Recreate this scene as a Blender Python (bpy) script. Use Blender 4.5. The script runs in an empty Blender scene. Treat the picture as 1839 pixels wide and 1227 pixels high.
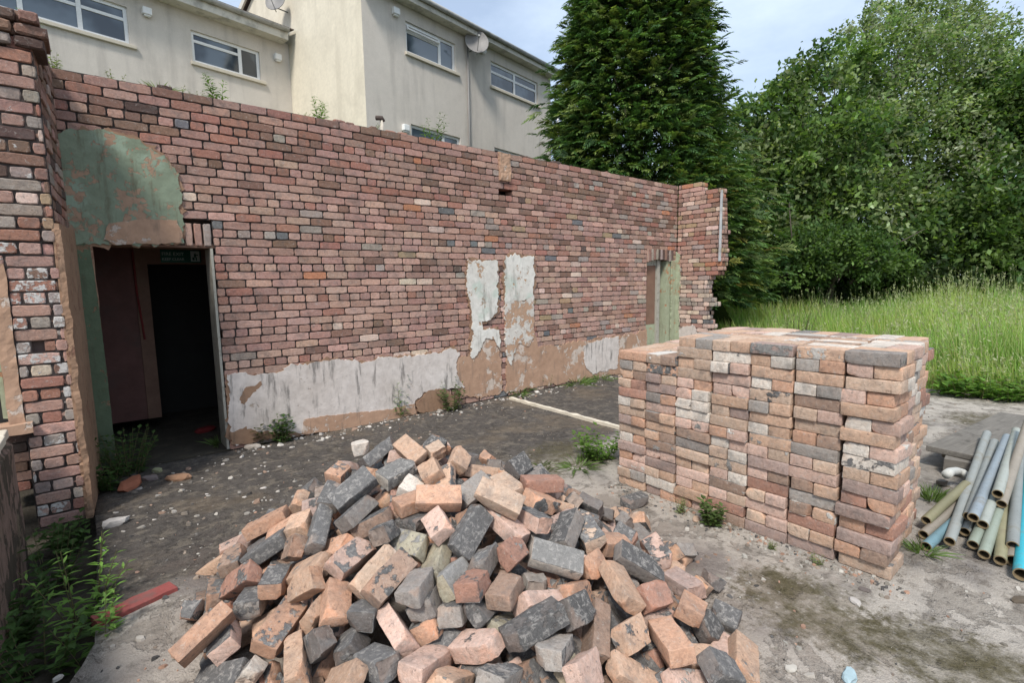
import bpy, bmesh, math, random
import numpy as np
from mathutils import Vector, Matrix, Quaternion, noise

SC = bpy.context.scene
COL = SC.collection
R = math.radians

# ------------------------------------------------------------------ camera
F, PW, PH = 910.0, 1839.0, 1227.0
CAM = np.array([0.0, 0.0, 1.65])
YAW, PIT, ROLL = math.atan2(.633, .774), R(6.6), R(-.95)
_fh = np.array([math.sin(YAW), math.cos(YAW), 0]); _rt = np.array([math.cos(YAW), -math.sin(YAW), 0]); _up = np.array([0, 0, 1.])
FW = _fh*math.cos(PIT)-_up*math.sin(PIT); _u0 = _fh*math.sin(PIT)+_up*math.cos(PIT)
RT = _rt*math.cos(ROLL)+_u0*math.sin(ROLL); UP = _u0*math.cos(ROLL)-_rt*math.sin(ROLL)
cam = bpy.data.cameras.new('camera'); camo = bpy.data.objects.new('camera', cam); COL.objects.link(camo)
cam.sensor_width = 36.0; cam.lens = F/PW*36.0; cam.clip_start = .05; cam.clip_end = 2000
camo.matrix_world = Matrix(((RT[0], UP[0], -FW[0], CAM[0]), (RT[1], UP[1], -FW[1], CAM[1]), (RT[2], UP[2], -FW[2], CAM[2]), (0, 0, 0, 1)))
SC.camera = camo

# ------------------------------------------------------------------ light
SUN_EL, SUN_AZ = R(52), math.atan2(-.80, -.60)      # direction towards the sun: from the left and a little in front of the wall
sdir = Vector((math.cos(SUN_EL)*math.sin(SUN_AZ), math.cos(SUN_EL)*math.cos(SUN_AZ), math.sin(SUN_EL)))
sl = bpy.data.lights.new('sun', 'SUN'); sl.energy = 2.2; sl.angle = R(11); sl.color = (1, .955, .89)
so = bpy.data.objects.new('sun', sl); COL.objects.link(so); so.rotation_euler = sdir.to_track_quat('Z', 'Y').to_euler()
wd = bpy.data.worlds.new('World'); SC.world = wd; wd.use_nodes = True
nt = wd.node_tree; nt.nodes.clear()
def wn(t, **k):
    n = nt.nodes.new(t)
    for a, b in k.items(): setattr(n, a, b)
    return n
sky = wn('ShaderNodeTexSky', sky_type='NISHITA', sun_disc=False, sun_elevation=SUN_EL, sun_rotation=SUN_AZ)
sky.air_density = 1.0; sky.dust_density = 1.4; sky.ozone_density = 1.0
tc = wn('ShaderNodeTexCoord'); mp = wn('ShaderNodeMapping'); mp.inputs['Scale'].default_value = (1, 1, 2.2); mp.inputs['Location'].default_value = (.35, .1, .2)
nz = wn('ShaderNodeTexNoise'); nz.inputs['Scale'].default_value = 1.7; nz.inputs['Detail'].default_value = 7; nz.inputs['Roughness'].default_value = .58
rp = wn('ShaderNodeValToRGB'); rp.color_ramp.elements[0].position = .34; rp.color_ramp.elements[1].position = .66; rp.color_ramp.elements[0].color = (.38, .38, .38, 1)
mx = wn('ShaderNodeMix', data_type='RGBA'); mx.inputs[7].default_value = (5.3, 6.2, 7.4, 1)
bg = wn('ShaderNodeBackground'); bg.inputs['Strength'].default_value = .095; wo = wn('ShaderNodeOutputWorld')
lk = nt.links.new
lk(tc.outputs['Generated'], mp.inputs[0]); lk(mp.outputs[0], nz.inputs['Vector']); lk(nz.outputs['Fac'], rp.inputs[0]); lk(rp.outputs[0], mx.inputs[0])
lk(sky.outputs[0], mx.inputs[6]); lk(mx.outputs[2], bg.inputs[0]); lk(bg.outputs[0], wo.inputs[0])
SC.view_settings.view_transform = 'Standard'; SC.view_settings.look = 'None'; SC.view_settings.gamma = 1
SC.view_settings.exposure = .90
SC.cycles.max_bounces = 6; SC.cycles.diffuse_bounces = 3; SC.cycles.transparent_max_bounces = 4

# ------------------------------------------------------------------ pixel -> point on a real plane
def ray(px, py): return FW*F+RT*(px-PW/2)-UP*(py-PH/2)
def oy(px, py, Y): d = ray(px, py); return CAM+d*((Y-CAM[1])/d[1])
def ox(px, py, X): d = ray(px, py); return CAM+d*((X-CAM[0])/d[0])
def oz(px, py, Z=0.): d = ray(px, py); return CAM+d*((Z-CAM[2])/d[2])
def dep(px, py, D): return CAM+ray(px, py)*(D/F)
def pln(px, py, p0, n): d = ray(px, py); return CAM+d*(np.dot(np.array(p0)-CAM, n)/np.dot(d, n))

def lin(c):
    return tuple((x/255/12.92 if x/255 <= .04045 else ((x/255+.055)/1.055)**2.4) for x in c)
def fbm(x, y, z, o=3):
    s = 0; a = 1; t = 0
    for i in range(o):
        s += a*noise.noise((x, y, z)); t += a; a *= .5; x *= 2.03; y *= 2.03; z *= 2.03
    return s/t

# ------------------------------------------------------------------ objects
def tag(o, label=None, cat=None, group=None, kind=None):
    if label: o['label'] = label
    if cat: o['category'] = cat
    if group: o['group'] = group
    if kind: o['kind'] = kind
    return o
def link(name, me, mat=None, parent=None):
    o = bpy.data.objects.new(name, me); COL.objects.link(o)
    if mat and not me.materials: me.materials.append(mat)
    if parent:
        o.parent = parent
        o.matrix_parent_inverse = Matrix.Translation(-Vector(parent.location)) if parent.type == 'EMPTY' and parent.rotation_euler[2] == 0 else Matrix.Identity(4)
    return o
def empty(name, loc, label, cat, group=None):
    o = bpy.data.objects.new(name, None); COL.objects.link(o); o.location = loc; o.empty_display_size = .1
    return tag(o, label, cat, group)

class MB:
    """collects faces, then links them as ONE mesh object; world coordinates"""
    def __init__(s): s.v = []; s.f = []; s.c = []; s.m = []
    def add(s, vs, fs, c=(1, 1, 1), m=0.):
        b = len(s.v); s.v += [tuple(p) for p in vs]; s.f += [tuple(i+b for i in f) for f in fs]
        s.c += [tuple(c)]*len(vs); s.m += [m]*len(vs)
    def box(s, a, b, c=(1, 1, 1), M=None, j=0.):
        (x0, y0, z0), (x1, y1, z1) = a, b
        vs = [(x0, y0, z0), (x1, y0, z0), (x1, y1, z0), (x0, y1, z0), (x0, y0, z1), (x1, y0, z1), (x1, y1, z1), (x0, y1, z1)]
        if j: vs = [tuple(q+random.uniform(-j, j) for q in p) for p in vs]
        if M is not None: vs = [tuple(M@Vector(p)) for p in vs]
        s.add(vs, [(0, 3, 2, 1), (4, 5, 6, 7), (0, 1, 5, 4), (1, 2, 6, 5), (2, 3, 7, 6), (3, 0, 4, 7)], c)
    def tube(s, pts, rad, n=8, c=(1, 1, 1), cap=True):
        pts = [Vector(p) for p in pts]; rings = []
        for i, p in enumerate(pts):
            t = (pts[min(i+1, len(pts)-1)]-pts[max(i-1, 0)]).normalized()
            a = t.orthogonal().normalized() if i == 0 else (a-t*a.dot(t)).normalized()
            b = t.cross(a); r = rad[i] if hasattr(rad, '__len__') else rad
            rings.append([p+a*(r*math.cos(2*math.pi*k/n))+b*(r*math.sin(2*math.pi*k/n)) for k in range(n)])
        vs = [q for g in rings for q in g]; fs = []
        for i in range(len(pts)-1):
            for k in range(n): fs.append((i*n+k, i*n+(k+1) % n, (i+1)*n+(k+1) % n, (i+1)*n+k))
        if cap: fs += [tuple(range(n))[::-1], tuple((len(pts)-1)*n+k for k in range(n))]
        s.add(vs, fs, c)
    def build(s, name, mat, parent=None, smooth=False, bevel=0):
        me = bpy.data.meshes.new(name); me.from_pydata(s.v, [], s.f); me.update()
        a = me.attributes.new('Col', 'FLOAT_COLOR', 'POINT')
        a.data.foreach_set('color', np.array([(*c[:3], 1) for c in s.c], dtype=np.float32).ravel())
        a = me.attributes.new('mort', 'FLOAT', 'POINT'); a.data.foreach_set('value', np.array(s.m, dtype=np.float32))
        a = me.attributes.new('Mcol', 'FLOAT_COLOR', 'POINT'); a.data.foreach_set('color', np.tile(np.array((.50, .47, .44, 1), dtype=np.float32), len(s.v)))
        if smooth: me.polygons.foreach_set('use_smooth', [True]*len(me.polygons))
        o = link(name, me, mat, parent)
        if bevel:
            md = o.modifiers.new('bevel', 'BEVEL'); md.width = bevel; md.segments = 2; md.limit_method = 'ANGLE'
        return o

def rough_box(mb, a, b, step=.05, amp=.006, seed=0, c=(1, 1, 1)):
    """box whose faces are worn and uneven"""
    A, B = np.array(a, float), np.array(b, float); n = [max(1, int(round((B[i]-A[i])/step))) for i in range(3)]; key = {}; vs = []; fs = []
    def vid(t):
        if t not in key:
            p = Vector(A+(B-A)*np.array([t[i]/n[i] for i in range(3)])); d = noise.noise_vector(p*9+Vector((seed, 0, 0)))*amp+noise.noise_vector(p*31+Vector((seed, 3, 0)))*amp*.6
            key[t] = len(vs); vs.append(p+d)
        return key[t]
    for ax in range(3):
        u, v = [q for q in range(3) if q != ax]
        for side in (0, n[ax]):
            for i in range(n[u]):
                for j in range(n[v]):
                    q = []
                    for (di, dj) in ((0, 0), (1, 0), (1, 1), (0, 1)):
                        t = [0, 0, 0]; t[ax] = side; t[u] = i+di; t[v] = j+dj; q.append(vid(tuple(t)))
                    flip = (side == 0) ^ (ax == 1)
                    fs.append(tuple(q[::-1] if flip else q))
    mb.add(vs, fs, c)
# ------------------------------------------------------------------ materials
class NM:
    def __init__(s, name):
        s.m = bpy.data.materials.new(name); s.m.use_nodes = True; s.t = s.m.node_tree; s.t.nodes.clear()
        s.o = s.t.nodes.new('ShaderNodeOutputMaterial'); s.p = s.n('ShaderNodeBsdfPrincipled'); s.l(s.p.outputs[0], s.o.inputs[0])
        s.geo = s.n('ShaderNodeNewGeometry'); s.pos = s.geo.outputs['Position']
    def n(s, t, **k):
        x = s.t.nodes.new(t)
        for a, b in k.items(): setattr(x, a, b)
        return x
    def l(s, a, b): s.t.links.new(a, b)
    def inp(s, sock, v):
        if hasattr(v, 'is_linked') or isinstance(v, bpy.types.NodeSocket): s.l(v, sock)
        else: sock.default_value = (*v, 1) if isinstance(v, tuple) and len(v) == 3 and sock.type == 'RGBA' else v
    def noise(s, scale, det=4, rough=.55, vec=None, dist=0.):
        x = s.n('ShaderNodeTexNoise'); x.inputs['Scale'].default_value = scale; x.inputs['Detail'].default_value = det
        x.inputs['Roughness'].default_value = rough; x.inputs['Distortion'].default_value = dist
        s.l(vec if vec is not None else s.pos, x.inputs['Vector']); return x.outputs['Fac']
    def scl(s, v, xyz):
        x = s.n('ShaderNodeVectorMath', operation='MULTIPLY'); s.l(v, x.inputs[0]); x.inputs[1].default_value = xyz; return x.outputs[0]
    def ramp(s, f, a, b, ca=(0, 0, 0), cb=(1, 1, 1)):
        x = s.n('ShaderNodeMapRange', interpolation_type='SMOOTHSTEP'); s.inp(x.inputs[0], f); x.inputs[1].default_value = a; x.inputs[2].default_value = b
        return x.outputs[0]
    def mr(s, f, a, b, c, d):
        x = s.n('ShaderNodeMapRange'); s.inp(x.inputs[0], f)
        for i, v in enumerate((a, b, c, d)): x.inputs[i+1].default_value = v
        return x.outputs[0]
    def mix(s, f, a, b, mode='MIX'):
        x = s.n('ShaderNodeMix', data_type='RGBA', blend_type=mode); s.inp(x.inputs[0], f); s.inp(x.inputs[6], a); s.inp(x.inputs[7], b); return x.outputs[2]
    def math(s, op, a, b=0.):
        x = s.n('ShaderNodeMath', operation=op); s.inp(x.inputs[0], a); s.inp(x.inputs[1], b); return x.outputs[0]
    def attr(s, name, out='Color'):
        x = s.n('ShaderNodeAttribute', attribute_name=name); return x.outputs[out]
    def bump(s, h, st=.5, d=.01, prev=None):
        x = s.n('ShaderNodeBump'); x.inputs['Strength'].default_value = st; x.inputs['Distance'].default_value = d; s.inp(x.inputs['Height'], h)
        if prev is not None: s.l(prev, x.inputs['Normal'])
        return x.outputs[0]
    def done(s, col, rough=.85, nrm=None, spec=.3, metal=0.):
        s.inp(s.p.inputs['Base Color'], col); s.inp(s.p.inputs['Roughness'], rough); s.p.inputs['Specular IOR Level'].default_value = spec
        s.p.inputs['Metallic'].default_value = metal
        if nrm is not None: s.l(nrm, s.p.inputs['Normal'])
        return s.m

def m_brick(name):
    m = NM(name); c = m.attr('Col'); oi = m.n('ShaderNodeObjectInfo')
    n1 = m.noise(9, 4, .6); n2 = m.noise(55, 6, .7); n3 = m.noise(230, 3, .6); n4 = m.noise(24, 5, .65); n5 = m.noise(38, 6, .75, dist=.6)
    c = m.mix(1, c, m.mix(n2, (.46, .44, .43), (1.50, 1.48, 1.44)), 'MULTIPLY')
    c = m.mix(m.math('MULTIPLY', m.ramp(n4, .42, .62), .30), c, m.mix(1, c, (1.10, .93, .82), 'MULTIPLY'))      # rawer, redder clay where the skin is gone
    c = m.mix(m.math('MULTIPLY', m.ramp(n1, .50, .70), .42), c, (.125, .112, .104))          # soot and dirt blotches
    c = m.mix(m.math('MULTIPLY', m.ramp(n5, .56, .68), .50), c, (.46, .42, .38))            # old lime, salts and dust
    c = m.mix(m.math('MULTIPLY', m.ramp(n5, .44, .33), .55), c, (.085, .072, .066))          # dark specks and scars
    c = m.mix(m.math('MULTIPLY', m.ramp(n3, .60, .72), .55), c, (.09, .068, .06))            # pits
    mf = m.math('ADD', m.attr('mort', 'Fac'), m.math('MULTIPLY', m.math('SUBTRACT', n4, .5), 1.1))
    mf = m.ramp(mf, .46, .54)
    mc = m.mix(1, m.attr('Mcol'), m.mix(m.math('ADD', m.math('MULTIPLY', n2, .5), m.math('MULTIPLY', n3, .5)), (.25, .25, .25), (1.9, 1.9, 1.9)), 'MULTIPLY')
    mc = m.mix(m.math('MULTIPLY', m.ramp(n5, .48, .64), .6), mc, (.40, .375, .345))
    c = m.mix(mf, c, mc)
    h = m.math('ADD', m.math('MULTIPLY', n2, .6), m.math('MULTIPLY', n3, .3)); h = m.math('ADD', h, m.math('MULTIPLY', mf, .4)); h = m.math('ADD', h, m.math('MULTIPLY', n5, .5))
    return m.done(c, .92, m.bump(h, .85, .012), .12)
M = {}
M['brick'] = m_brick('old_brick')
def m_plain(name, col, var=.35, scale=8, rough=.85, bump=.3, dirt=None, dirt_amt=.5, spec=.3, metal=0, streak=None, bd=.006):
    m = NM(name); n1 = m.noise(scale, 5, .6); n2 = m.noise(scale*9, 4, .6)
    c = m.mix(1, col, m.mix(n1, (1-var,)*3, (1+var,)*3), 'MULTIPLY')
    c = m.mix(1, c, m.mix(n2, (.85, .85, .85), (1.15, 1.15, 1.15)), 'MULTIPLY')
    if dirt: c = m.mix(m.math('MULTIPLY', m.ramp(m.noise(scale*.6, 6, .65), .48, .66), dirt_amt), c, dirt)
    if streak: c = m.mix(m.math('MULTIPLY', m.ramp(m.noise(1, 5, .6, m.scl(m.pos, streak[0])), .5, .68), streak[2]), c, streak[1])
    return m.done(c, rough, m.bump(m.math('ADD', n1, m.math('MULTIPLY', n2, .5)), bump, bd), spec, metal)
M['mortar'] = m_plain('dark_ash_mortar', (.050, .040, .036), .4, 14, .95, .8)
M['core'] = m_plain('wall_core', (.13, .095, .085), .4, 10, .95, .6)

def m_plaster(name, base, peel, thr, dirtc, green=None, streaks=.6, scale=3.2, fine=.25):
    """old plaster: paint `base`, flaked to `peel` where a noise passes thr, with run-down stains"""
    m = NM(name); n1 = m.noise(scale, 7, .62, dist=.4); n2 = m.noise(38, 5, .65); n3 = m.noise(12, 5, .6)
    c = m.mix(1, base, m.mix(n3, (.66, .64, .62), (1.24, 1.24, 1.24)), 'MULTIPLY'); c = m.mix(1, c, m.mix(m.noise(1.4, 6, .65), (.72, .68, .64), (1.22, 1.24, 1.26)), 'MULTIPLY')
    if green: c = m.mix(m.math('MULTIPLY', m.ramp(m.noise(2.3, 5, .6), .54, .66), .6), c, green)
    pf = m.ramp(m.math('ADD', n1, m.math('MULTIPLY', m.math('SUBTRACT', m.noise(scale*3.6, 6, .7, dist=.5), .5), fine*2.4)), thr, thr+.04)
    pc = m.mix(1, peel, m.mix(n3, (.6, .6, .6), (1.35, 1.35, 1.35)), 'MULTIPLY')
    c = m.mix(pf, c, pc)
    st = m.ramp(m.noise(1, 6, .65, m.scl(m.pos, (14, 14, 2.2))), .53, .68)
    c = m.mix(m.math('MULTIPLY', st, streaks), c, dirtc)
    c = m.mix(m.math('MULTIPLY', m.ramp(n2, .60, .70), .4), c, dirtc)
    h = m.math('ADD', m.math('MULTIPLY', n3, .6), m.math('ADD', m.math('MULTIPLY', n2, .3), m.math('MULTIPLY', pf, -.45)))
    return m.done(c, .85, m.bump(h, .6, .014), .25)
M['white_plaster'] = m_plaster('white_painted_plaster', (.60, .545, .505), (.36, .29, .23), .69, (.17, .155, .14), streaks=.85)
M['grey_white'] = m_plaster('flaking_white_plaster', (.66, .64, .59), (.42, .27, .17), .63, (.26, .25, .22), (.42, .50, .42), .6, 5)
M['mixed_plaster'] = m_plaster('worn_mixed_plaster', (.60, .57, .52), (.42, .27, .18), .49, (.24, .20, .16), streaks=.5, scale=6)
M['orange_plaster'] = m_plaster('orange_undercoat_plaster', (.42, .27, .185), (.52, .43, .36), .56, (.20, .145, .11), streaks=.6)
M['green_plaster'] = m_plaster('green_painted_plaster', (.225, .275, .20), (.36, .235, .16), .54, (.12, .11, .07), (.31, .39, .30), .6, 4.5, .42)
M['jamb_green'] = m_plaster('green_painted_jamb', (.10, .135, .085), (.21, .13, .08), .60, (.07, .065, .045), None, .5, 4)
M['pale_green'] = m_plaster('pale_green_plaster', (.36, .40, .28), (.42, .22, .12), .60, (.20, .17, .12), None, .4, 4)
M['tan_render'] = m_plaster('tan_render', (.30, .19, .125), (.22, .12, .08), .60, (.11, .08, .06), None, .5, 6)

M['dirty_render'] = m_plaster('dirty_side_render', (.235, .165, .135), (.075, .06, .045), .50, (.05, .045, .03), (.10, .11, .06), .85, 2.6)
def m_conc():
    m = NM('old_concrete'); P = m.pos
    sx = m.n('ShaderNodeSeparateXYZ'); m.l(P, sx.inputs[0]); x, y = sx.outputs[0], sx.outputs[1]
    n0 = m.noise(.9, 6, .6); n1 = m.noise(3.2, 7, .65, dist=.3); n2 = m.noise(22, 6, .7); n3 = m.noise(120, 4, .65); n4 = m.noise(7, 6, .65)
    pale = m.mix(n1, (.30, .268, .23), (.53, .485, .425))
    pale = m.mix(m.ramp(n0, .45, .66), pale, (.17, .155, .145))
    pale = m.mix(m.math('MULTIPLY', m.ramp(n4, .50, .64), .65), pale, (.135, .115, .095))
    sc_ = m.ramp(m.math('ADD', m.noise(1.6, 8, .68, dist=.5), m.math('MULTIPLY', m.math('SUBTRACT', n2, .5), .16)), .53, .565)      # surface broken away to gravelly underside
    pale = m.mix(m.math('MULTIPLY', sc_, .55), pale, m.mix(n2, (.075, .064, .052), (.30, .265, .225)))
    # bitumen floor of the vanished room: behind a wandering line
    e = m.math('ADD', m.math('SUBTRACT', y, m.mr(x, 0., 4.4, 3.22, 3.42)), m.math('MULTIPLY', m.math('SUBTRACT', n1, .5), .55))
    e2 = m.math('SUBTRACT', 4.9, x)
    bit = m.mix(n1, (.045, .040, .036), (.145, .127, .111)); bit = m.mix(m.math('MULTIPLY', m.ramp(n4, .50, .60), .55), bit, (.20, .17, .135)); bit = m.mix(m.math('MULTIPLY', m.ramp(n2, .50, .40), .5), bit, (.035, .031, .028))
    tan = m.ramp(m.noise(1.3, 5, .6), .50, .68)
    bit = m.mix(m.math('MULTIPLY', tan, .5), bit, (.17, .13, .09))
    c = m.mix(m.ramp(e, -.05, .12), pale, bit)
    # bitumen also beyond the floor strip
    # moss and dirt patches with a shape of their own
    for (px, py, rr) in ((1440, 1085, .34), (1530, 1140, .24), (1390, 1050, .22), (1690, 1180, .30), (1780, 1200, .22), (1020, 815, .42), (960, 850, .3), (1300, 920, .25), (1790, 760, .5)):
        q = oz(px, py)
        v = m.n('ShaderNodeVectorMath', operation='DISTANCE'); m.l(P, v.inputs[0]); v.inputs[1].default_value = (q[0], q[1], 0)
        k = m.ramp(m.math('ADD', m.math('DIVIDE', v.outputs['Value'], rr), m.math('MULTIPLY', m.math('SUBTRACT', n2, .5), 2.2)), 1.15, .55)
        c = m.mix(m.math('MULTIPLY', k, m.mr(n4, .35, .6, .25, .85)), c, m.mix(n3, (.05, .042, .022), (.13, .112, .06)))
    v = m.n('ShaderNodeVectorMath', operation='DISTANCE'); m.l(P, v.inputs[0]); v.inputs[1].default_value = (1.45, 2.1, 0)       # brick dust trodden round the heap
    c = m.mix(m.math('MULTIPLY', m.ramp(m.math('ADD', v.outputs['Value'], m.math('MULTIPLY', m.math('SUBTRACT', n4, .5), 2.2)), 2.1, 1.2), .25), c, (.25, .175, .135))
    vo = m.n('ShaderNodeTexVoronoi', feature='DISTANCE_TO_EDGE'); vo.inputs['Scale'].default_value = .55
    wv = m.n('ShaderNodeVectorMath', operation='ADD'); nn = m.n('ShaderNodeTexNoise'); nn.inputs['Scale'].default_value = 2.5; nn.inputs['Detail'].default_value = 6; m.l(P, nn.inputs['Vector']); m.l(m.scl(nn.outputs['Color'], (.5, .5, .5)), wv.inputs[0]); m.l(P, wv.inputs[1]); m.l(wv.outputs[0], vo.inputs['Vector'])
    crack = m.ramp(vo.outputs['Distance'], .011, .003)
    c = m.mix(m.math('MULTIPLY', m.math('MULTIPLY', crack, m.ramp(n0, .48, .58)), .6), c, (.06, .05, .04))
    c = m.mix(m.math('MULTIPLY', m.ramp(n2, .60, .72), .6), c, (.42, .39, .35))
    c = m.mix(m.math('MULTIPLY', m.ramp(n2, .42, .30), .7), c, (.055, .048, .042))
    c = m.mix(1, c, m.mix(n3, (.7, .7, .7), (1.3, 1.3, 1.3)), 'MULTIPLY')
    h = m.math('ADD', m.math('MULTIPLY', n2, .8), m.math('ADD', m.math('MULTIPLY', n3, .35), m.math('SUBTRACT', n4, m.math('MULTIPLY', sc_, .4))))
    return m.done(c, .93, m.bump(h, .9, .025), .15)
M['concrete'] = m_conc()
M['soil'] = m_plain('dark_soil', (.052, .044, .033), .5, 6, .95, .9, (.10, .085, .06), .6, bd=.03)
M['field_soil'] = m_plain('field_ground', (.045, .06, .022), .4, 3, .95, .8, bd=.03)

def m_house():
    m = NM('house_render'); n1 = m.noise(.7, 6, .6); n2 = m.noise(60, 4, .7); n3 = m.noise(6, 6, .6)
    st = m.noise(1, 6, .6, m.scl(m.pos, (2.6, 2.6, .35)))
    c = m.mix(n1, (.54, .49, .43), (.71, .65, .575))
    c = m.mix(m.math('MULTIPLY', m.ramp(st, .46, .74), .38), c, (.30, .27, .24))
    c = m.mix(1, c, m.mix(n2, (.84, .84, .84), (1.12, 1.12, 1.12)), 'MULTIPLY')
    c = m.mix(1, c, m.mix(n3, (.9, .9, .9), (1.08, 1.08, 1.08)), 'MULTIPLY')
    return m.done(c, .9, m.bump(m.math('ADD', n2, m.math('MULTIPLY', n3, .5)), .6, .012), .2)
M['house'] = m_house()
M['house_pale'] = m_plain('pale_smooth_render', (.66, .60, .48), .14, 1.2, .9, .3, (.47, .42, .33), .35, streak=((2.2, 2.2, .3), (.48, .43, .34), .4))
M['upvc'] = m_plain('white_plastic', (.78, .78, .76), .06, 4, .45, .05, spec=.4)
M['cream'] = m_plain('cream_sill', (.58, .52, .42), .15, 6, .8, .2)
def m_glass():
    m = NM('window_glass'); n = m.noise(1.1, 2, .5); return m.done(m.mix(m.ramp(m.noise(.9, 3, .5), .4, .6), (.030, .040, .052), (.12, .15, .18)), .06, m.bump(n, .12, .05), .9)  # paler blue areas put reflected sky into the pane colour
M['glass'] = m_glass()
M['fascia'] = m_plain('weathered_fascia', (.60, .57, .50), .2, 5, .7, .2, (.22, .21, .18), .5)
M['gutter'] = m_plain('grey_gutter', (.34, .34, .325), .3, 5, .6, .2, (.12, .13, .10), .6)
M['tiles'] = m_plain('roof_tiles', (.12, .095, .085), .3, 5, .85, .6)
M['dish'] = m_plain('dish_metal', (.22, .21, .20), .15, 6, .5, .1)
M['dark_board'] = m_plain('dark_painted_board', (.15, .072, .060), .45, 5, .75, .4, (.10, .075, .065), .45)
M['brown_board'] = m_plain('brown_board', (.20, .115, .08), .35, 6, .75, .4, (.22, .15, .10), .4)
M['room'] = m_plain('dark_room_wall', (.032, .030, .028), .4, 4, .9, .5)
M['redpaint'] = m_plain('red_paint', (.20, .030, .028), .3, 9, .6, .3, (.08, .05, .045), .5)
M['redtile'] = m_plain('red_painted_kerb', (.26, .070, .062), .3, 9, .8, .5, (.13, .085, .075), .7)
M['sign'] = m_plain('green_sign', (.006, .115, .075), .15, 9, .4, .05)
M['signwhite'] = m_plain('sign_lettering', (.62, .70, .66), .1, 9, .5, .05)
M['metal'] = m_plain('grey_metal_strip', (.42, .43, .43), .25, 8, .55, .3, (.22, .18, .15), .5)
def m_wood(name, a, b):
    m = NM(name); tcn = m.n('ShaderNodeTexCoord'); o = tcn.outputs['Object']
    g = m.noise(1, 6, .65, m.scl(o, (3, 60, 60)), .3); n = m.noise(9, 5, .6)
    c = m.mix(g, a, b); c = m.mix(m.math('MULTIPLY', m.ramp(n, .52, .68), .5), c, tuple(q*.45 for q in a))
    return m.done(c, .85, m.bump(g, .7, .006), .2)
M['wood'] = m_wood('weathered_grey_timber', (.075, .068, .060), (.26, .24, .21))
M['post'] = m_wood('pale_painted_post', (.26, .245, .20), (.46, .44, .38))
def m_pipe():
    m = NM('scaffold_pipe'); c = m.attr('Col'); n1 = m.noise(7, 5, .6); n2 = m.noise(70, 4, .6)
    c = m.mix(1, c, m.mix(n1, (.7, .7, .7), (1.25, 1.25, 1.25)), 'MULTIPLY')
    c = m.mix(m.math('MULTIPLY', m.ramp(n1, .55, .68), .45), c, (.17, .14, .09))
    c = m.mix(m.math('MULTIPLY', m.ramp(n2, .58, .70), .4), c, (.10, .09, .07))
    return m.done(c, .55, m.bump(n2, .25, .004), .4)
M['pipe'] = m_pipe()
M['attr'] = None
def m_attr(name, rough=.85, var=.3, scale=20, bump=.4):
    m = NM(name); c = m.attr('Col'); n = m.noise(scale, 5, .6)
    return m.done(m.mix(1, c, m.mix(n, (1-var,)*3, (1+var,)*3), 'MULTIPLY'), rough, m.bump(n, bump, .006), .2)
M['attr'] = m_attr('coloured_chips')
def m_leaf(name, back=1.5, tr=.35, var=.25):
    m = NM(name); c = m.attr('Col')
    c = m.mix(1, c, m.mix(m.noise(.8, 4, .6), (1-var, 1-var, 1-var), (1+var, 1+var*.9, 1+var)), 'MULTIPLY')
    cb = m.mix(1, c, (back*.95, back*.95, back*1.15), 'MULTIPLY')
    c2 = m.mix(m.geo.outputs['Backfacing'], c, cb)
    m.done(c2, .6, None, .25)
    t = m.n('ShaderNodeBsdfTranslucent'); m.inp(t.inputs[0], m.mix(1, c, (1.6, 1.7, .8), 'MULTIPLY'))
    s = m.n('ShaderNodeMixShader'); s.inputs[0].default_value = tr
    m.l(m.p.outputs[0], s.inputs[1]); m.l(t.outputs[0], s.inputs[2]); m.l(s.outputs[0], m.o.inputs[0]); return m.m
M['leaf'] = m_leaf('broad_leaf', 1.9, .42)
M['needle'] = m_leaf('conifer_spray', 1.1, .3)
M['blade'] = m_leaf('grass_blade', 1.05, .35, .22)
M['weed'] = m_leaf('weed_leaf', 1.25, .35, .15)
M['bark'] = m_plain('bark', (.09, .075, .06), .4, 10, .95, .8)

# ------------------------------------------------------------------ setting: ground
def grid_sheet(name, xs, ys, zf, mat, skirt=0., kind='structure'):
    nx, ny = len(xs), len(ys); v = []
    for y in ys:
        for x in xs: v.append((x, y, zf(x, y)))
    f = [(j*nx+i, j*nx+i+1, (j+1)*nx+i+1, (j+1)*nx+i) for j in range(ny-1) for i in range(nx-1)]
    if skirt:
        rim = [i for i in range(nx)]+[j*nx+nx-1 for j in range(1, ny)]+[(ny-1)*nx+i for i in range(nx-2, -1, -1)]+[j*nx for j in range(ny-2, 0, -1)]
        b = len(v); v += [(v[i][0], v[i][1], v[i][2]-skirt) for i in rim]; n = len(rim)
        f += [(rim[k], b+k, b+(k+1) % n, rim[(k+1) % n]) for k in range(n)]
    me = bpy.data.meshes.new(name); me.from_pydata(v, [], f); me.update()
    me.polygons.foreach_set('use_smooth', [True]*len(me.polygons))
    o = link(name, me, mat); tag(o, kind=kind); return o
def ax(a, b, s): return list(np.linspace(a, b, max(2, int(round((b-a)/s))+1)))
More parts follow.
